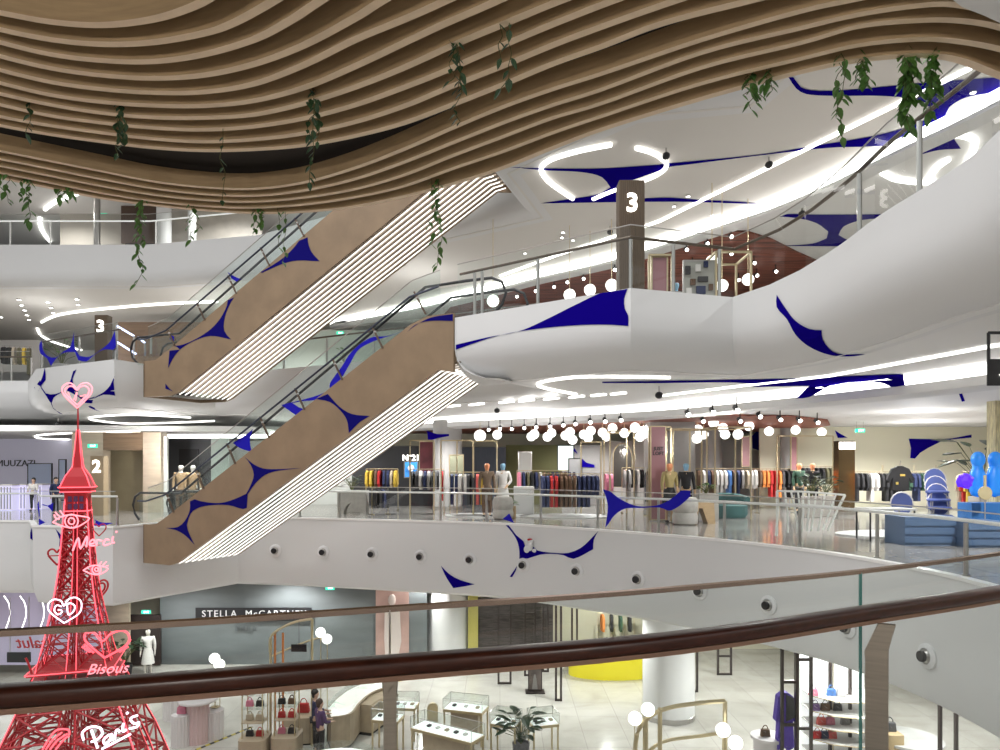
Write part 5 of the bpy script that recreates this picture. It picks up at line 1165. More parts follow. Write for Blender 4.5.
# blue LED box frame on the left level three box
t = empty('led_frame', G(128, 22.6, 5), 'open steel frame with blue white light bars beside the left 3 pillar', 'light frame')
BL = mat('blue_white_led', (.6, .7, 1), .4, emit=2.2); Yq = 22.6
for a, b, m in (((117, 326), (134, 336), BL), ((117, 342), (136, 354), BL), ((138, 337), (145, 343), BL), ((117, 326), (117, 356), STEEL), ((134, 336), (134, 358), STEEL), ((145, 343), (145, 356), STEEL), ((151, 335), (151, 354), STEEL)):
    bm = BM(); p, q = P(*a, Yq), P(*b, Yq); q.z = max(q.z, 5.0); p.z = max(p.z, 5.0); sbar(bm, p, q, .05, .05); obj('light_bar' if m is BL else 'post', bm, m, t)
# ================================================================ RED NEON TOWER
TX, TY = (78-500)/F*14, 14.0
yaw = math.radians(20)
PR = [(1.25, .34), (.85, .40), (.2, .48), (-.47, .58), (-1.0, .73), (-1.55, .92), (-2.15, 1.14), (-2.5, 1.40), (-3.2, 1.92), (-3.95, 2.5), (-5, 3.15), (-6, 3.7)]
def tw(z):
    for (z0, w0), (z1, w1) in zip(PR[:-1], PR[1:]):
        if z <= z0 and z >= z1: return w0+(w1-w0)*(z0-z)/(z0-z1)
    return PR[0][1] if z > PR[0][0] else PR[-1][1]
R_ = Matrix.Rotation(yaw, 3, 'Z')
def TP(x, y, z): return Vector((TX, TY, 0))+R_ @ Vector((x, y, 0))+Vector((0, 0, z))
tower = empty('lattice_tower', (TX, TY, L1), 'tall red lattice tower outlined in pink neon standing in the atrium', 'tower')
lev = [1.2, .95, .7, .45, .2, -.1, -.4, -.72, -1.06, -1.42, -1.8, -2.2]
low = [-2.45, -2.9, -3.4, -3.95, -4.55, -5.2, -6.0]
for sx in (-1, 1):
    for sy in (-1, 1):
        b = BM(); nb = BM()
        for seq in (lev, low):
            def cor(z, i, j):
                w_ = tw(z); o = w_/2; n_ = o-.43*w_
                return TP(sx*(o if i == 0 else n_), sy*(o if j == 0 else n_), z)
            for i, j in ((0, 0), (0, 1), (1, 0), (1, 1)):
                tube(b, [cor(z, i, j) for z in seq], .022 if seq is low else .014, 4)
            for z0, z1 in zip(seq[:-1], seq[1:]):
                for (i0, j0), (i1, j1) in (((0, 0), (0, 1)), ((0, 0), (1, 0)), ((1, 0), (1, 1)), ((0, 1), (1, 1))):
                    r = .011 if seq is lev else .022
                    bar(b, cor(z0, i0, j0), cor(z1, i1, j1), r, 4); bar(b, cor(z0, i1, j1), cor(z1, i0, j0), r, 4); bar(b, cor(z1, i0, j0), cor(z1, i1, j1), r, 4)
        obj('leg', b, REDM, tower)
        for i, j, r in ((0, 0, .014), (1, 0, .010), (0, 1, .010)):
            nb = BM(); tube(nb, [cor2 for cor2 in [TP(sx*((tw(z)/2) if i == 0 else tw(z)*.07)*1.01, sy*((tw(z)/2) if j == 0 else tw(z)*.07)*1.01, z) for z in lev+low]], r, 5); obj('neon_edge', nb, REDN, tower)
# platform, gallery, dome, spire
def boxring(z0, z1, w0, w1, m, nm, solid=True):
    bm = BM(); a = [bm.verts.new(TP(x*w0/2, y*w0/2, z0)) for x, y in ((-1, -1), (1, -1), (1, 1), (-1, 1))]; c = [bm.verts.new(TP(x*w1/2, y*w1/2, z1)) for x, y in ((-1, -1), (1, -1), (1, 1), (-1, 1))]
    for i in range(4): bm.faces.new((a[i], a[(i+1) % 4], c[(i+1) % 4], c[i]))
    bm.faces.new(a); bm.faces.new(c); return obj(nm, bm, m, tower)
def neonring(z, w_, r=.012, nm='neon_edge'):
    bm = BM(); tube(bm, [TP(x*w_/2, y*w_/2, z) for x, y in ((-1, -1), (1, -1), (1, 1), (-1, 1))], r, 5, closed=True); obj(nm, bm, REDN, tower)
boxring(-2.46, -2.40, 1.40, 1.44, REDM, 'platform'); boxring(-2.24, -2.2, 1.42, 1.44, REDM, 'platform_rail'); neonring(-2.43, 1.46); neonring(-2.2, 1.46)
for sx, sy in ((-1, -1), (1, -1)):
    bm = BM(); 
    for k in range(7):
        x = -.7+k*1.4/6; bar(bm, TP(x, -.7, -2.42), TP(x+.1 if k < 6 else x, -.7, -2.22), .012, 4)
    obj('platform_lattice', bm, REDM, tower)
    break
G0 = 1.75-(515-465)/50; 
boxring(.85, 1.22, .38, .40, REDM, 'gallery_walls')
for k in range(3):
    bm = BM(); 
    for a in range(2): box(bm, TP(-.10+k*.10, -.205, .93+a*.15), (.07, .02, .11), rz=yaw)
    obj('gallery_window', bm, mat('dark_violet_pane', (.10, .03, .10), .3), tower)
boxring(1.22, 1.30, .50, .56, REDM, 'gallery_deck'); neonring(1.22, .52); neonring(1.31, .57)
boxring(1.30, 1.52, .52, .36, REDM, 'dome_lower'); boxring(1.52, 1.70, .36, .16, REDM, 'dome_upper'); neonring(.84, .42)
for x, y in ((-1, -1), (1, -1), (1, 1), (-1, 1)):
    bm = BM(); tube(bm, [TP(x*.265, y*.265, 1.31), TP(x*.185, y*.185, 1.53), TP(x*.085, y*.085, 1.71), TP(x*.055, y*.055, 2.0), TP(x*.02, y*.02, 2.45)], .011, 5); obj('neon_edge', bm, REDN, tower)
boxring(1.70, 2.42, .15, .05, REDM, 'spire_base')
bm = BM(); bar(bm, TP(0, 0, 2.4), TP(0, 0, 2.92), .02, 8, .012); obj('spire', bm, REDM, tower)
# big arch lines between the lower legs
for yy in (-1, 1):
    bm = BM(); tube(bm, [TP(.62*tw(-6)*.5*math.cos(u)*1.0, yy*tw(-4.2)*.42, -6+2.6*math.sin(u)) for u in [PI*i/14 for i in range(15)]], .02, 5); obj('arch', bm, REDM, tower)
def neon(strokes, Y, m, label, r=.014, sm=True, dark=None):
    bm = BM()
    for s in strokes:
        q = [P(x, y, Y) for x, y in s]
        q = smooth_path(q, 4) if sm and len(q) > 2 else q
        tube(bm, q, r, 5)
    obj('neon_sign', bm, m, tower, label=label)
H0 = [(50, 100), (8, 50), (0, 22), (14, 4), (32, 2), (50, 22), (62, 6), (84, 0), (100, 18), (92, 50), (50, 100)]
def heart(x0, y0, w_, h_): return [(x0+a*w_/100, y0+b*h_/100) for a, b in H0]
neon([heart(62, 383, 30, 25), heart(65, 386, 24, 19)], 13.98, PINKN, 'pink neon double heart on the tip', .016)
neon([cp(62, 383, .3, [(20, 30), (35, 60), (50, 30), (45, 60)]), cp(62, 383, .3, [(60, 45), (80, 40), (62, 60), (60, 70)])], 13.9, PINKN, 'small pink neon letters inside the heart', .01)
c16 = lambda p: cp(0, 480, .16, p)
circ = lambda cx, cy, r: [(cx+r*math.cos(u), cy+r*math.sin(u)) for u in [2*PI*i/10 for i in range(11)]]
neon([c16([(330, 265), (380, 230), (440, 218), (500, 225), (560, 240), (500, 285), (450, 300), (390, 288), (330, 265)]), c16(circ(447, 257, 42)), c16(circ(447, 257, 20)), c16([(345, 200), (370, 225), (395, 232)]), c16([(375, 190), (390, 212), (405, 228)]), c16([(338, 215), (350, 240), (372, 245)])], 13.3, PINKN, 'pink neon open eye with lashes')
neon([c16([(520, 565), (570, 537), (620, 535), (675, 555), (620, 590), (570, 587), (520, 565)]), c16(circ(603, 560, 27)), c16(circ(603, 560, 11)), c16([(640, 540), (665, 510)]), c16([(620, 533), (635, 510)]), c16([(655, 545), (675, 535)])], 13.2, PINKN, 'smaller pink neon eye')
neon([c16([(455, 442), (490, 362), (503, 430), (545, 352), (540, 420)]), c16([(560, 400), (590, 393), (583, 372), (563, 385), (562, 408), (592, 410)]), c16([(602, 412), (606, 380), (620, 375), (636, 380)]), c16([(682, 375), (660, 372), (647, 395), (656, 408), (688, 398)]), c16([(708, 352), (701, 392), (716, 390)]), c16([(727, 318), (728, 330)])], 13.1, PINKN, 'pink neon handwriting reading Merci', .018)
neon([[(x, y) for x, y in heart(48, 549, 18, 16)]], 14.6, REDM, 'unlit red heart outline', .02)
neon([heart(92, 524, 14, 12)], 14.4, REDM, 'small dark red heart outline', .012); neon([heart(88, 580, 20, 20), heart(92, 583, 13, 13)], 14.6, REDM, 'dark red heart outlines', .02)
c21 = lambda p: cp(0, 590, .2133, p)
neon([c21([(300, 155), (235, 105), (225, 70), (250, 45), (285, 50), (300, 75), (320, 45), (355, 35), (382, 60), (370, 110), (300, 155)]), c21([(288, 78), (265, 72), (255, 95), (270, 115), (290, 105), (284, 94), (272, 94)]), c21([(315, 65), (320, 115), (345, 100), (350, 75), (330, 62), (312, 68)])], 12.9, WHITEN, 'violet white neon heart with letters GD', .013)
neon([c21([(490, 318), (405, 245), (400, 205), (440, 200), (480, 240), (520, 205), (575, 190), (605, 215), (590, 260), (490, 318)]), c21([(395, 255), (440, 295)]), c21([(385, 265), (420, 290)]), c21([(600, 265), (560, 290)]), c21([(612, 232), (575, 278)])], 12.9, REDN, 'big red neon heart', .02)
neon([c21([(458, 742), (428, 655)]), c21([(392, 705), (386, 670), (420, 643), (465, 645), (480, 672), (455, 702), (428, 712)]), c21([(512, 678), (487, 700), (492, 722), (515, 705), (522, 675), (526, 706)]), c21([(537, 702), (541, 668), (552, 655), (563, 667)]), c21([(578, 625), (576, 662), (592, 655)]), c21([(595, 572), (598, 582)]), c21([(645, 588), (612, 602), (628, 625), (652, 622), (640, 642), (606, 650)]), c21([(478, 745), (550, 708), (612, 675)])], 12.4, WHITEN, 'white neon handwriting reading Paris', .022)
neon([c21([(200, 748), (235, 690), (270, 655), (320, 655), (325, 680)]), c21([(215, 748), (250, 700), (290, 668)]), c21([(235, 748), (270, 705), (315, 675)]), c21([(262, 748), (300, 700), (322, 685)])], 12.2, REDN, 'red neon feather strokes low on the left leg', .018)
neon([c21([(120, 318), (135, 350), (150, 395)])], 12.6, REDM, 'dark red stroke left of the platform', .02)
bm = text_at('Bisous', P(107, 669, 13.0), .27, yaw=yaw*.6, depth=.02, shear=.4); obj('neon_sign', bm, PINKN, tower, label='pink neon word on the platform edge')
bm = text_at('salut', P(33, 643, 15.2), .36, yaw=PI, depth=.02, shear=.3); obj('neon_sign', bm, REDM, tower, label='unlit red word seen from behind')
bm = BM(); bar(bm, P(33, 645, 15.25), TP(-.3, .2, 1.75-(645-465)/50), .015); bar(bm, P(48, 556, 14.6), TP(-.2, .2, 1.75-(556-465)/50), .012); bar(bm, P(98, 590, 14.6), TP(.2, .2, 1.75-(590-465)/50), .012)
bar(bm, P(100, 545, 13.1), TP(.1, -.3, 1.75-(545-465)/50), .008); bar(bm, P(73, 612, 12.9), TP(-.2, -.5, 1.75-(615-465)/50), .008); bar(bm, P(110, 735, 12.4), TP(.5, -1.1, 1.75-(735-465)/50), .01); bar(bm, P(104, 650, 12.9), TP(.3, -.6, -1.8), .008)
obj('sign_bracket', bm, REDM, tower)
# red guard rail round the tower foot
t = empty('barrier', P(165, 745, 17.5), 'low red barrier rail on level one right of the red tower foot', 'barrier')
a, b = PZ(148, 752, -5.0), PZ(192, 768, -5.0); bm = BM(); sbar(bm, a, b, .05, .05); obj('rail', bm, REDM, t)
for k in range(3): p = a.lerp(b, k/2); bm = BM(); bar(bm, (p.x, p.y, L1), p, .03, 6); obj('post', bm, REDM, t)

# ================================================================ HANGING VINES
def vine(x, y, ln, label, n=8, seed=0, spread=6, ls=.05, strands=2, z=ZF, g=GREEN):
    r = random.Random(seed+int(x)); top = PZ(x, y, z+.0); Y = top.y; k = Y/F; t = empty('hanging_vine', top, label, 'vine'); bs = BM(); bl = BM()
    for s in range(strands):
        ox = r.uniform(-spread, spread)*k*(s > 0); L = ln*k*(1 if s == 0 else r.uniform(.35, .8)); pts = []
        m = 7
        for i in range(m): pts.append(Vector((ox+r.uniform(-.012, .012)*i**.5+(r.uniform(-spread, spread)*k*.35 if i else 0), r.uniform(-.02, .02), .06-(L+.06)*i/(m-1))))
        pts = smooth_path(pts, 3); tube(bs, pts, .0022, 4)
        nn = max(3, int(n*L/(ln*k)))
        for i in range(nn):
            q = pts[min(len(pts)-1, int((i+.8)/nn*len(pts)))]; an = r.uniform(0, 2*PI); d = Vector((math.cos(an), math.sin(an)*.6, -.9)); leaf(bl, q+Vector((0, 0, 0)), d, ls*.55*r.uniform(.7, 1.35))
    obj('stem', bs, STEM, t, world=False); obj('leaves', bl, g, t, world=False)
VD = mat('vine_leaf_shade', (.035, .085, .035), .45, var=.3, vscale=25)
for a in ((28, 107, 26, 'short vine hanging from the oak fins at far left', 6, 1), (117, 110, 46, 'vine hanging over the oak fins above the black gap at left', 12, 3), (222, 128, 72, 'thin vine hanging across the black gap of the oak ceiling', 8, 1),
          (313, 98, 84, 'long leafy vine hanging across the oak fins left of centre', 20, 3), (459, 45, 78, 'vine with dark leaves across the upper oak fins at centre', 16, 3), (508, 24, 66, 'sparse vine right of the centre oak fin vine', 7, 2)):
    vine(a[0], a[1], a[2], a[3], a[4], 5, 9, .066, a[5], g=VD)
for a in ((6, 175, 26, 'vine at the very left edge under the oak ceiling', 8, 2), (27, 181, 42, 'leafy vine second from left under the oak edge', 14, 3), (63, 190, 10, 'tiny leaf tuft third from left under the oak edge', 7, 3), (140, 200, 84, 'long thin vine hanging in front of the level four fascia', 18, 3),
          (195, 206, 34, 'short vine right of the long thin level four vine', 8, 2), (257, 212, 18, 'small yellow green sprig beside the upper escalator rail', 8, 3), (285, 212, 50, 'faint vine before the blue star of the upper escalator', 7, 2), (438, 186, 80, 'vine hanging in front of the upper escalator light tubes', 18, 3),
          (753, 83, 26, 'hooked vine below the oak edge left of the blue fork', 10, 3), (772, 78, 12, 'small tuft below the oak edge beside the hooked vine', 7, 3), (840, 61, 76, 'long vine with spaced leaves below the oak edge', 12, 2), (863, 60, 26, 'short bunched vine right of the long spaced vine', 12, 3),
          (907, 57, 74, 'dense leafy vine in front of the blue ceiling graphic', 30, 5), (935, 57, 56, 'dense vine at right beside the white light line', 22, 4)):
    vine(a[0], a[1], a[2], a[3], a[4], 9, 8, .078, a[5])

# ================================================================ LEVEL ONE
def FL(x, y): return PZ(x, y, L1)
LIT = mat('lit_display_top', (1, .97, .97), .4, emit=.9)
OAKL = mat('pale_oak_cabinet', (.46, .37, .26), .5, var=.08, vscale=4)
def vitrine(loc, w_, d_, rz, label, cabinet=False, h=.9, group=None, items=3):
    t = empty('display_case', loc, label, 'display case', group, rz)
    for sx in (-1, 1):
        for sy in (-1, 1): bm = BM(); box(bm, (sx*(w_/2-.03), sy*(d_/2-.03), h/2), (.04, .04, h)); obj('leg', bm, CHAMP, t, world=False)
    bm = BM(); box(bm, (0, 0, h), (w_, d_, .07)); obj('base_tray', bm, CHAMP, t, world=False)
    bm = BM(); box(bm, (0, 0, h+.045), (w_-.05, d_-.05, .02)); obj('lit_top', bm, LIT, t, world=False)
    bm = BM(); box(bm, (0, 0, h+.2), (w_, d_, .28)); obj('glass_cover', bm, GLASS, t, world=False)
    bm = BM()
    for sx in (-1, 1):
        for sy in (-1, 1): bar(bm, (sx*w_/2, sy*d_/2, h+.04), (sx*w_/2, sy*d_/2, h+.34), .007, 4)
    for sy in (-1, 1): bar(bm, (-w_/2, sy*d_/2, h+.34), (w_/2, sy*d_/2, h+.34), .007, 4)
    for sx in (-1, 1): bar(bm, (sx*w_/2, -d_/2, h+.34), (sx*w_/2, d_/2, h+.34), .007, 4)
    obj('glass_edges', bm, STEEL, t, world=False)
    if cabinet: bm = BM(); box(bm, (0, .05, h/2-.03), (w_*.7, d_*.7, h-.08)); obj('cabinet', bm, OAKL, t, world=False)
    for i in range(items): bm = BM(); box(bm, (-w_*.3+i*w_*.6/max(1, items-1), 0, h+.08), (.1, .12, .05)); bevel(bm, .01, 1); obj('jewellery_tray', bm, [M_('charcoal'), M_('white'), M_('beige')][i % 3], t, world=False)
    return t
vitrine(FL(466, 741), 1.15, .6, -.3, 'lit glass display case with oak cabinet and gold legs, centre of level one', True)
vitrine(G(447, 17.9, L1), 1.9, .6, -.55, 'long lit display case nearest the rail left of the potted plant', True, items=5)
vitrine(FL(405, 738), .7, .55, -.1, 'small gold legged display case behind the near post'); vitrine(FL(388, 752), .75, .55, -.2, 'small gold legged case just left of the near post')
vitrine(FL(506, 757), .72, .55, -.35, 'small lit display case left of the big potted plant'); vitrine(FL(543, 757), .72, .55, .25, 'small lit display case right of the big potted plant')
planter(521, 18.3, 'big dark leafed plant in a grey round pot between two display cases', .46, .5, 40, .45, rnd=True, zf=L1, leafm=DGREEN, lr=.2, m=mat('grey_pot', (.13, .13, .14), .6), seed=12)
planter(125, 25.5, 'dark bushy plant in a black pot beside the portal behind the tower', .5, .5, 34, .5, rnd=True, zf=L1, leafm=DGREEN, lr=.2, m=BLACK, seed=13)
bm = BM(); plate(bm, [Vector((x, 0, z)) for x, z in [(-.16, 0), (.16, 0), (.16, .4)]+[(.16*math.cos(u), .4+.16*math.sin(u)) for u in [PI*i/8 for i in range(1, 8)]]+[(-.16, .4)]], .12, (0, 1, 0)); o = thing('gold_stool', bm, CHAMP, 'small arched gold stool left of the centre display case', 'stool'); o.location = FL(432.5, 722)
# curved jewellery counters
def counter(pts, w_, h, label, glass=True, top=LIT, m=OAKL):
    c = [V2(FL(x, y)) for x, y in pts]; c = [Vector((p.x, p.y)) for p in smooth_path([Vector((*p, 0)) for p in c], 5)]; t = empty('jewellery_counter', (c[0].x, c[0].y, L1), label, 'counter')
    def rib(z0, z1, d0, d1):
        bm = BM(); a = offset2(c, d0); b = offset2(c, d1); A = [[bm.verts.new((p.x, p.y, z)) for p in q] for q, z in ((a, z0), (a, z1), (b, z1), (b, z0))]
        for j in range(4):
            for i in range(len(c)-1): bm.faces.new((A[j][i], A[j][i+1], A[(j+1) % 4][i+1], A[(j+1) % 4][i]))
        bm.faces.new([A[j][0] for j in range(4)]); bm.faces.new([A[j][-1] for j in range(4)]); return bm
    obj('body', rib(L1+.08, L1+h-.03, 0, w_), m, t); obj('kick_plate', rib(L1, L1+.08, .04, w_-.04), BLACK, t); obj('worktop', rib(L1+h-.03, L1+h, -.03, w_+.03), m, t); obj('lit_top', rib(L1+h, L1+h+.02, .03, w_-.03), top, t)
    if glass: obj('glass_cover', rib(L1+h+.02, L1+h+.2, .02, w_-.02), GLASS, t)
    return t
counter([(331, 752), (350, 748), (360, 735), (372, 724), (392, 715)], .75, .95, 'long curved oak jewellery counter with lit glass top behind the two people')
counter([(372, 736), (384, 727), (398, 722)], .5, .85, 'oak back cabinet tucked behind the curved jewellery counter', glass=False, top=OAKL)
counter([(300, 815), (322, 801), (345, 799), (360, 812)], .65, .9, 'round ended lit counter at the bottom edge before the two people')
BAG = lambda m, s: m
def handbag(loc, colr, label, s=.28, rz=0):
    t = empty('handbag', loc, label, 'bag', None, rz); bm = BM(); plate(bm, [Vector((x*s, 0, z*s)) for x, z in ((-.5, 0), (.5, 0), (.42, .75), (-.42, .75))], s*.4, (0, 1, 0)); bevel(bm, s*.04, 1); obj('body', bm, colr, t, world=False)
    bm = BM(); tube(bm, [(.28*s*math.cos(u), s*.2, .7*s+.45*s*math.sin(u)) for u in [PI*i/8 for i in range(9)]], .012, 5); obj('handle', bm, colr, t, world=False)
for x, y, w_, lb in ((255, 765, .72, 'rounded oak island with shelf rack, left one of the pair'), (287, 762, .72, 'rounded oak island with shelf rack, right one of the pair'), (301, 740, .95, 'low oak island with a red handbag left of the two people')):
    c = FL(x, y); hh = .75; bm = BM(); out = [(w_*.5*math.copysign(abs(math.cos(u))**.5, math.cos(u)), .4*math.copysign(abs(math.sin(u))**.5, math.sin(u))) for u in [2*PI*i/24 for i in range(24)]]
    t = empty('display_island', c, lb, 'display island'); prism(bm, out, .05, hh); obj('body', bm, OAKL, t, world=False); bm = BM(); prism(bm, [(a*.94, b*.94) for a, b in out], 0, .05); obj('kick_plate', bm, BLACK, t, world=False)
    if x < 295:
        for sx in (-.26, .26):
            for sy in (-.2, .2): bm = BM(); bar(bm, (sx, sy, hh), (sx, sy, 2.15), .015, 6); obj('upright', bm, CHAMP, t, world=False)
        for k, z in enumerate((1.15, 1.5, 1.85)):
            bm = BM(); box(bm, (0, 0, z), (.56, .44, .02)); obj('shelf', bm, GLASS if k else OAKL, t, world=False)
        rr = random.Random(int(x))
        for k, z in enumerate((.75, 1.17, 1.52, 1.87)):
            for s in (-.13, .13): cn = rr.choice(['black', 'brown', 'red', 'charcoal', 'pink', 'beige']); handbag(c+Vector((s, -.05, z)), M_(cn), f'{cn} handbag on {["the oak top", "the first shelf", "the second shelf", "the top shelf"][k]}, {"left" if s < 0 else "right"} side of the {"left" if x < 270 else "right"} shelf rack', .2)
handbag(FL(303, 740)+Vector((0, 0, .76)), M_('red'), 'red handbag on the low oak island', .34); handbag(FL(298, 740)+Vector((0, .5, 1.3)), M_('black'), 'black bag standing high behind the low oak island', .3)
# fluted white plinths
WP = mat('white_fluted', (.72, .68, .68), .5); PKP = mat('pale_pink_fluted', (.68, .50, .50), .5)
for x, y, h, r, m, lb in ((181, 745, .85, .26, WP, 'white fluted plinth at the left of the plinth cluster'), (198, 742, 1.15, .30, PKP, 'tall pale pink fluted plinth in the middle of the cluster'), (213, 738, .8, .30, WP, 'white fluted plinth at the right of the cluster'), (177, 718, .7, .4, WP, 'round white plinth at the back of the cluster')):
    bm = BM(); pr = []; N = 36
    for i in range(N): rr = r*(1 if i % 2 else .93); pr.append((rr*math.cos(2*PI*i/N), rr*math.sin(2*PI*i/N)))
    prism(bm, pr, 0, h); o = thing('fluted_plinth', bm, m, lb, 'plinth'); o.location = FL(x, y)
bm = BM(); lathe(bm, [(.5, 0), (.52, .02), (.52, .06), (.5, .08)], n=28); o = thing('round_tray', bm, WP, 'round pale tabletop resting on the pink fluted plinth', 'tray'); o.location = FL(198, 742)+Vector((0, 0, 1.15))
handbag(FL(198, 742)+Vector((0, 0, 1.23)), M_('brown'), 'brown handbag on the round pale tabletop', .42); handbag(FL(181, 745)+Vector((0, 0, .85)), M_('pink'), 'pink handbag on the left fluted plinth', .26); handbag(FL(216, 738)+Vector((-.1, .1, 1.12)), M_('red'), 'bright red handbag above the right fluted plinth', .42)
bm = BM(); bar(bm, (0, 0, 0), (0, 0, .3), .012); lathe(bm, [(.12, 0), (.12, .015)]); o = thing('bag_stand', bm, CHAMP, 'gold bag stand on the right fluted plinth', 'stand'); o.location = FL(216, 738)+Vector((-.1, .18, .82))
# floor tape, yellow and black
tm = bpy.data.materials.new('hazard_tape'); tm.use_nodes = True; nt = tm.node_tree; wv = nt.nodes.new('ShaderNodeTexWave'); wv.bands_direction = 'DIAGONAL'; wv.inputs['Scale'].default_value = 1.6; rp = nt.nodes.new('ShaderNodeValToRGB'); rp.color_ramp.interpolation = 'CONSTANT'
rp.color_ramp.elements[0].color = (.55, .45, .05, 1); rp.color_ramp.elements[1].position = .5; rp.color_ramp.elements[1].color = (.03, .03, .03, 1); tc = nt.nodes.new('ShaderNodeTexCoord'); nt.links.new(tc.outputs['Object'], wv.inputs[0]); nt.links.new(wv.outputs['Fac'], rp.inputs[0]); nt.links.new(rp.outputs[0], nt.nodes['Principled BSDF'].inputs[0])
for (a, b), lb in ((((196, 750), (252, 727)), 'yellow black hazard tape on the floor near the plinth cluster'), (((384, 686), (426, 673)), 'yellow black hazard tape on the floor behind the near post')):
    a, b = FL(*a), FL(*b); bm = BM(); sbar(bm, a+Vector((0, 0, .006)), b+Vector((0, 0, .006)), .09, .008); thing('floor_tape', bm, tm, lb, 'tape', loc=(a+b)/2)
# free standing dark metal frames and poster stand
def dframe(x0, x1, yb, label, ztop=-2.45, bars=(), rz=0, th=.07, m=BROWN):
    Y = FL(0, yb).y; a, b = G(x0, Y, L1), G(x1, Y, L1); t = empty('metal_portal', a, label, 'portal')
    for p in (a, b): bm = BM(); box(bm, (p.x, p.y, (L1+ztop)/2), (th, th, ztop-L1)); obj('upright', bm, m, t)
    for z in (L1+.035, ztop-.035)+tuple(bars): bm = BM(); sbar(bm, Vector((a.x, a.y, z)), Vector((b.x, b.y, z)), th*.95, th*.95); obj('crossbar', bm, m, t)
DKM = mat('dark_brown_frame', (.035, .024, .022), .4)
dframe(498.5, 510.5, 684, 'narrow dark frame standing on the marble left of the poster stand', m=DKM); dframe(525, 535, 676, 'dark frame behind the poster stand', m=DKM, bars=(-3.7,)); dframe(556, 561, 701, 'very narrow dark frame left of the yellow counter', m=DKM); dframe(543, 548, 672, 'thin dark frame just right of the poster stand', m=DKM)
dframe(718, 731, 675, 'dark frame right of the white column', m=DKM, bars=(-5.3,)); dframe(693, 697, 692, 'thin dark frame at the right side of the white column', m=DKM)
dframe(572, 577, 668, 'thin dark frame before the beige shop wall', m=DKM)
dframe(782, 797, 782, 'tall dark frame left of the lit shelf, left one', m=DKM, ztop=-2.6, bars=(-3.55, -4.6)); dframe(796, 811, 779, 'tall dark frame left of the lit shelf, right one', m=DKM, ztop=-2.6, bars=(-3.05, -4.75)); dframe(830, 850, 760, 'dark picture frame behind the lit shelf', m=DKM, ztop=-2.6, bars=(-4.3,)); dframe(940, 956, 800, 'dark frame at the lower right under the fascia', m=DKM, ztop=-2.6)
t = flat('poster_stand', 529, 541, 669, 689, 23.9, mat('portrait_poster', (.14, .11, .10), .4, var=.6, vscale=2.5), 'small standing portrait poster on a black base on the marble', 'poster stand', DKM)
bm = BM(); c = G(535, 23.9, L1); box(bm, (c.x, c.y, L1+.02), (.65, .45, .04)); box(bm, (c.x, c.y, L1+.12), (.38, .06, .2)); obj('base', bm, DKM, t)
bm = BM(); c = P(535, 682, 23.84); plate(bm, [c+Vector((x, 0, z)) for x, z in ((-.03, .25), (.02, .25), (.05, .1), (.09, -.25), (-.1, -.25), (-.06, .1))], .01, (0, 1, 0)); obj('printed_figure', bm, M_('grey'), t)
# yellow counter
t = empty('yellow_counter', G(612, 26, L1), 'bright yellow oval counter behind the white column', 'counter')
YEL = mat('yellow_lacquer', (.80, .70, .02), .4)
bm = BM(); lathe(bm, [(1, 0), (1, .78), (.98, .8)], n=40); bmesh.ops.scale(bm, vec=(1.62, .85, 1), verts=bm.verts); obj('body', bm, YEL, t, world=False, smooth=True)
bm = BM(); lathe(bm, [(1, .80), (1, .83)], n=40); bmesh.ops.scale(bm, vec=(1.66, .88, 1), verts=bm.verts); obj('countertop', bm, YEL, t, world=False)
for i, (dx, dy) in enumerate(((-.95, -.2), (-.1, -.3), (.55, -.05))):
    bm = BM(); box(bm, (0, 0, .03), (.3, .2, .06)); box(bm, (.05, .02, .09), (.14, .12, .06)); o = thing('spectacle_tray', bm, [M_('white'), M_('grey'), M_('charcoal')][i], f'{["pale", "grey", "dark"][i]} small display tray on the yellow counter', 'tray'); o.location = G(612, 26, L1)+Vector((dx, dy, .83))
# wall signs of level one
t = flat('shop_sign', 196, 312, 607.5, 620.5, 27.1, BLACK, 'long black shop sign with white capitals on the grey mural wall', 'sign')
bm = text_at('STELLA  McCARTNEY', P(254, 614, 27.02), .36, depth=.03, sp=1.22); obj('lettering', bm, mat('sign_white', (.6, .6, .6), .5, emit=.15), t)
try:
    bm = text_at('即将开业', P(246, 629, 27.1), .2, depth=.02, sp=1.15); 
except Exception: bm = BM()
if len(bm.faces): thing('wall_lettering', bm, mat('faint_grey_letter', (.06, .065, .07), .5), 'four dark Chinese characters below the black shop sign', 'lettering', loc=P(246, 629, 27.1))
t = flat('mural_figure', 376, 409, 586, 668, 27.1, mat('rosy_mural', (.50, .33, .29), .5, var=.25, vscale=.8), 'rosy standing figure mural on the grey wall left of the white column', 'mural')
bm = BM(); c = P(392, 600, 27.04); sphere(bm, c, .2, 10, (.8, .1, 1.1)); plate(bm, [c+Vector((x, 0, z)) for x, z in ((-.08, -.18), (.08, -.18), (.3, -.4), (.36, -1.6), (.2, -2.4), (-.25, -2.4), (-.3, -1.5), (-.28, -.4))], .02, (0, 1, 0)); obj('printed_figure', bm, mat('pale_skin_print', (.75, .66, .62), .5), t)
light('SPOT', P(392, 583, 26.2), 160, spot=.7, size=.05); 
for x in (309, 338): light('SPOT', P(x, 578, 26.4), 50, spot=.5, size=.05)
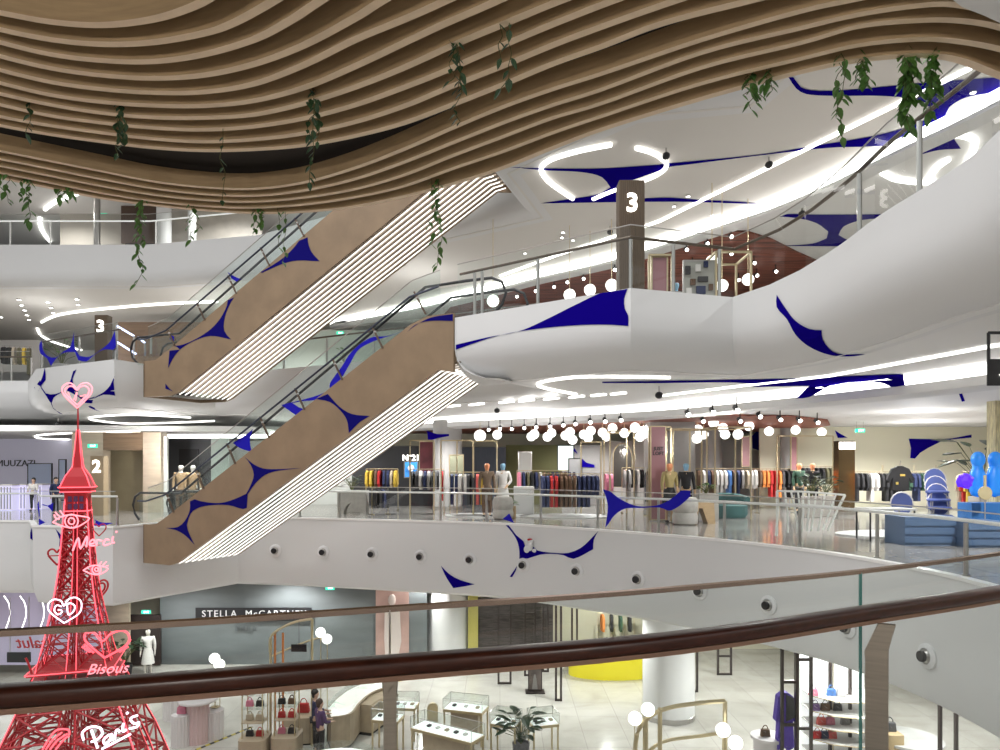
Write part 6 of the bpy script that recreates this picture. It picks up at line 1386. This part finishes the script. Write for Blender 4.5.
# far left shop of level one
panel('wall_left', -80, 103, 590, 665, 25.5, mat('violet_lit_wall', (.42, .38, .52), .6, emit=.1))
for i, x in enumerate((4, 20, 38)): 
    bm = BM(); tube(bm, smooth_path([P(x, 596, 25.2), P(x+5, 604, 25.2), P(x+6, 616, 25.2), P(x+2, 628, 25.2)], 4), .017, 5); thing('light_strip', bm, LED, f'wavy vertical light line on the violet shop wall, {["left", "middle", "right"][i]} one', 'light strip', loc=P(x, 610, 25.2))
t = flat('hanging_sign', 8, 31, 652, 662, 22, BLACK, 'black slanted hanging sign left of the red tower', 'sign'); bm = BM()
for x in (10, 29): bar(bm, P(x, 652, 22), Vector((P(x, 652, 22).x, 22, -2.4)), .012)
obj('hanger_rod', bm, STEEL, t)
# gold canopies with globe lamps
def canopy(top, ups, Y, label, th=.035, m=CHAMP, second=None):
    t = empty('gold_canopy', G(ups[0], Y, L1), label, 'canopy'); bm = BM(); tube(bm, smooth_path([P(x, y, Y) for x, y in top], 4), th, 8); obj('arch', bm, m, t)
    if second: bm = BM(); tube(bm, smooth_path([P(x, y, Y+.9) for x, y in second], 4), th*.8, 6); obj('arch', bm, m, t)
    for x in ups:
        yt = min(top, key=lambda p: abs(p[0]-x))[1]; bm = BM(); a = P(x, yt, Y); bar(bm, (a.x, a.y, L1), a, th, 8); obj('post', bm, m, t)
    return t
t = canopy([(270, 652), (270.5, 638), (278, 630), (295, 622), (312, 619)], (270.5, 312), 19.3, 'gold arched canopy frame above the oak islands', second=[(272, 656), (290, 648), (308, 641), (322, 637)])
for x in (275, 283): bm = BM(); a = P(x, 633, 19.4); box(bm, (a.x, a.y, (a.z+L1)/2), (.05, .03, a.z-L1)); obj('orange_strip', bm, M_('orange'), t)
bm = BM(); a = P(299, 648, 19.2); box(bm, a, (.42, .04, .2), rot=Matrix.Translation(a) @ Matrix.Rotation(-.3, 4, 'Y') @ Matrix.Translation(-a) @ Matrix.Translation(a)) if False else box(bm, a, (.42, .04, .2)); bar(bm, a, P(299, 622, 19.25), .008)
obj('hanging_plate', bm, BLACK, t)
t2 = canopy([(634, 770), (637, 735), (648, 718), (668, 708), (700, 703), (725, 701)], (725, 660, 645), 17.0, 'champagne arched canopy frame at the bottom right of the white column', th=.055, second=[(640, 760), (662, 742), (700, 736), (727, 732)])
def pair(pts, Y, r, where):
    for i, (x, y) in enumerate(pts):
        c = P(x, y, Y); t = empty('globe_lamp', c, f'white globe lamp, {["left","right"][i]} of the pair {where}', 'lamp', None)
        bm = BM(); sphere(bm, (0, 0, 0), r, 16); obj('glass_globe', bm, GLOBE, t, world=False, smooth=True); bm = BM(); bar(bm, (0, .03, 0), (.0, .03, -r*1.6), .012) ; bar(bm, (0, .03, -r*1.5), (-.0, .03, L1-c.z), .012); obj('stem', bm, CHAMP, t, world=False)
pair([(214.5, 658.5), (219.5, 664.5)], 20.5, .155, 'behind the fluted plinths'); pair([(320.5, 632.5), (327, 639)], 19.6, .14, 'at the gold canopy'); pair([(635, 718.5), (648, 709.5)], 16.9, .165, 'left of the champagne canopy'); pair([(723, 730), (735.5, 743)], 16.6, .17, 'right of the champagne canopy')
# bright shop at the lower right
a = G(806, 18.6, L1); t = empty('lit_shelf', a, 'tall white glowing shelf unit with colourful bags at lower right', 'shelf')
bm = BM(); b_ = G(870, 18.6, L1); bbox(bm, a.x, b_.x, 18.9, 19.0, L1, -3.4); obj('back_panel', bm, mat('glowing_back_panel', (1, 1, 1), .5, emit=.75), t)
zs = [1.75-(y-465)*18.2/F for y in (698, 713, 727, 741, 756)]
for z in zs:
    bm = BM(); out = [(a.x, 18.9), (a.x, 18.3), (a.x+.4, 17.9), (a.x+.9, 17.75), (b_.x, 17.8), (b_.x, 18.9)]; prism(bm, out, z, z+.03); obj('shelf', bm, M_('white'), t)
    bm = BM(); tube(bm, [Vector((x, y, z+.015)) for x, y in out[1:5]], .014, 5); obj('gold_edge', bm, CHAMP, t)
for x in (812, 833): bm = BM(); p = G(x, 18.3); bar(bm, (p.x, p.y, L1), (p.x, p.y, -3.4), .018); obj('upright', bm, CHAMP, t)
for i, (x, k, cn) in enumerate(((814, 0, 'pink'), (832, 0, 'blue'), (826, 1, 'brown'), (816, 1, 'purple'), (822, 2, 'coral'), (831, 2, 'pink'), (838, 1, 'charcoal'), (818, 3, 'red'), (825, 3, 'navy'), (833, 3, 'coral'), (842, 0, 'white'), (846, 2, 'grey'))):
    p = G(x, 18.25); handbag(Vector((p.x, p.y, zs[k]+.03)), M_(cn), f'{cn} bag on the {["top", "second", "third", "fourth"][k]} shelf of the glowing shelf unit, {"left" if x < 820 else "middle" if x < 832 else "right"}', .24)
for x, r, z, h, lb, m in ((768, .42, -6, .95, 'round white table beside the violet coat at lower right', WP), (908, .8, -6, .9, 'round white counter at the lower right shop', MATS['light_grey_block'])):
    bm = BM(); lathe(bm, [(r*.8, 0), (r*.85, h*.9), (r, h*.93), (r, h)], n=28); o = thing('round_table', bm, m, lb, 'table', smooth=True); o.location = G(x, 17.6, L1)
bm = BM(); bbox(bm, -.22, .22, -.2, .2, 0, 1.15); bevel(bm, .015, 1); o = thing('display_plinth', bm, mat('tan_block', (.48, .36, .2), .5), 'tan wooden plinth right of the near cranked post', 'plinth'); o.location = G(891, 17.3, L1)
handbag(G(891, 17.3, L1+1.15), M_('charcoal'), 'dark grey bag on the tan wooden plinth', .3); handbag(G(766, 17.5, L1+.95), M_('brown'), 'brown bag on the round white table', .24)
t = empty('coat', G(786, 17.2, -3.85), 'violet and black coat hanging on the dark frame at lower right', 'coat')
bm = BM(); plate(bm, [Vector((x, 0, z)) for x, z in ((-.05, 0), (.06, 0), (.19, -.1), (.25, -.7), (.19, -.72), (.17, -.4), (.21, -1.35), (.05, -1.45), (-.06, -1.32), (-.20, -1.42), (-.15, -.4), (-.19, -.75), (-.25, -.7), (-.18, -.1))], .22, (0, 1, 0)); bevel(bm, .015, 1); obj('cloth', bm, mat('violet_cloth', (.10, .05, .42), .7), t, world=False)
bm = BM(); plate(bm, [Vector((x, -.02, z)) for x, z in ((0, -.04), (.19, -.12), (.22, -.6), (.0, -.7))], .2, (0, 1, 0)); obj('sleeve', bm, M_('charcoal'), t, world=False)
light('POINT', G(850, 17.2, -3.0), 120); light('POINT', G(930, 16.5, -3.0), 160)

# ================================================================ tell look-alikes apart by their place in the row
def words(n):
    o = ['', 'leftmost', 'second', 'third', 'fourth', 'fifth', 'sixth', 'seventh', 'eighth', 'ninth', 'tenth', 'eleventh', 'twelfth']
    return o[n] if n < len(o) else None
by = {}
for o in SC.objects:
    if o.parent is None and 'label' in o.keys(): by.setdefault(o['label'], []).append(o)
for lb, os_ in by.items():
    if len(os_) < 2: continue
    os_.sort(key=lambda o: o.location.x/max(.1, o.location.y))
    for i, o in enumerate(os_):
        wd = words(i+1)
        if wd and len(lb.split())+(1 if i == 0 else 3) <= 16: o['label'] = lb+', '+(wd if i == 0 else wd+' from left')
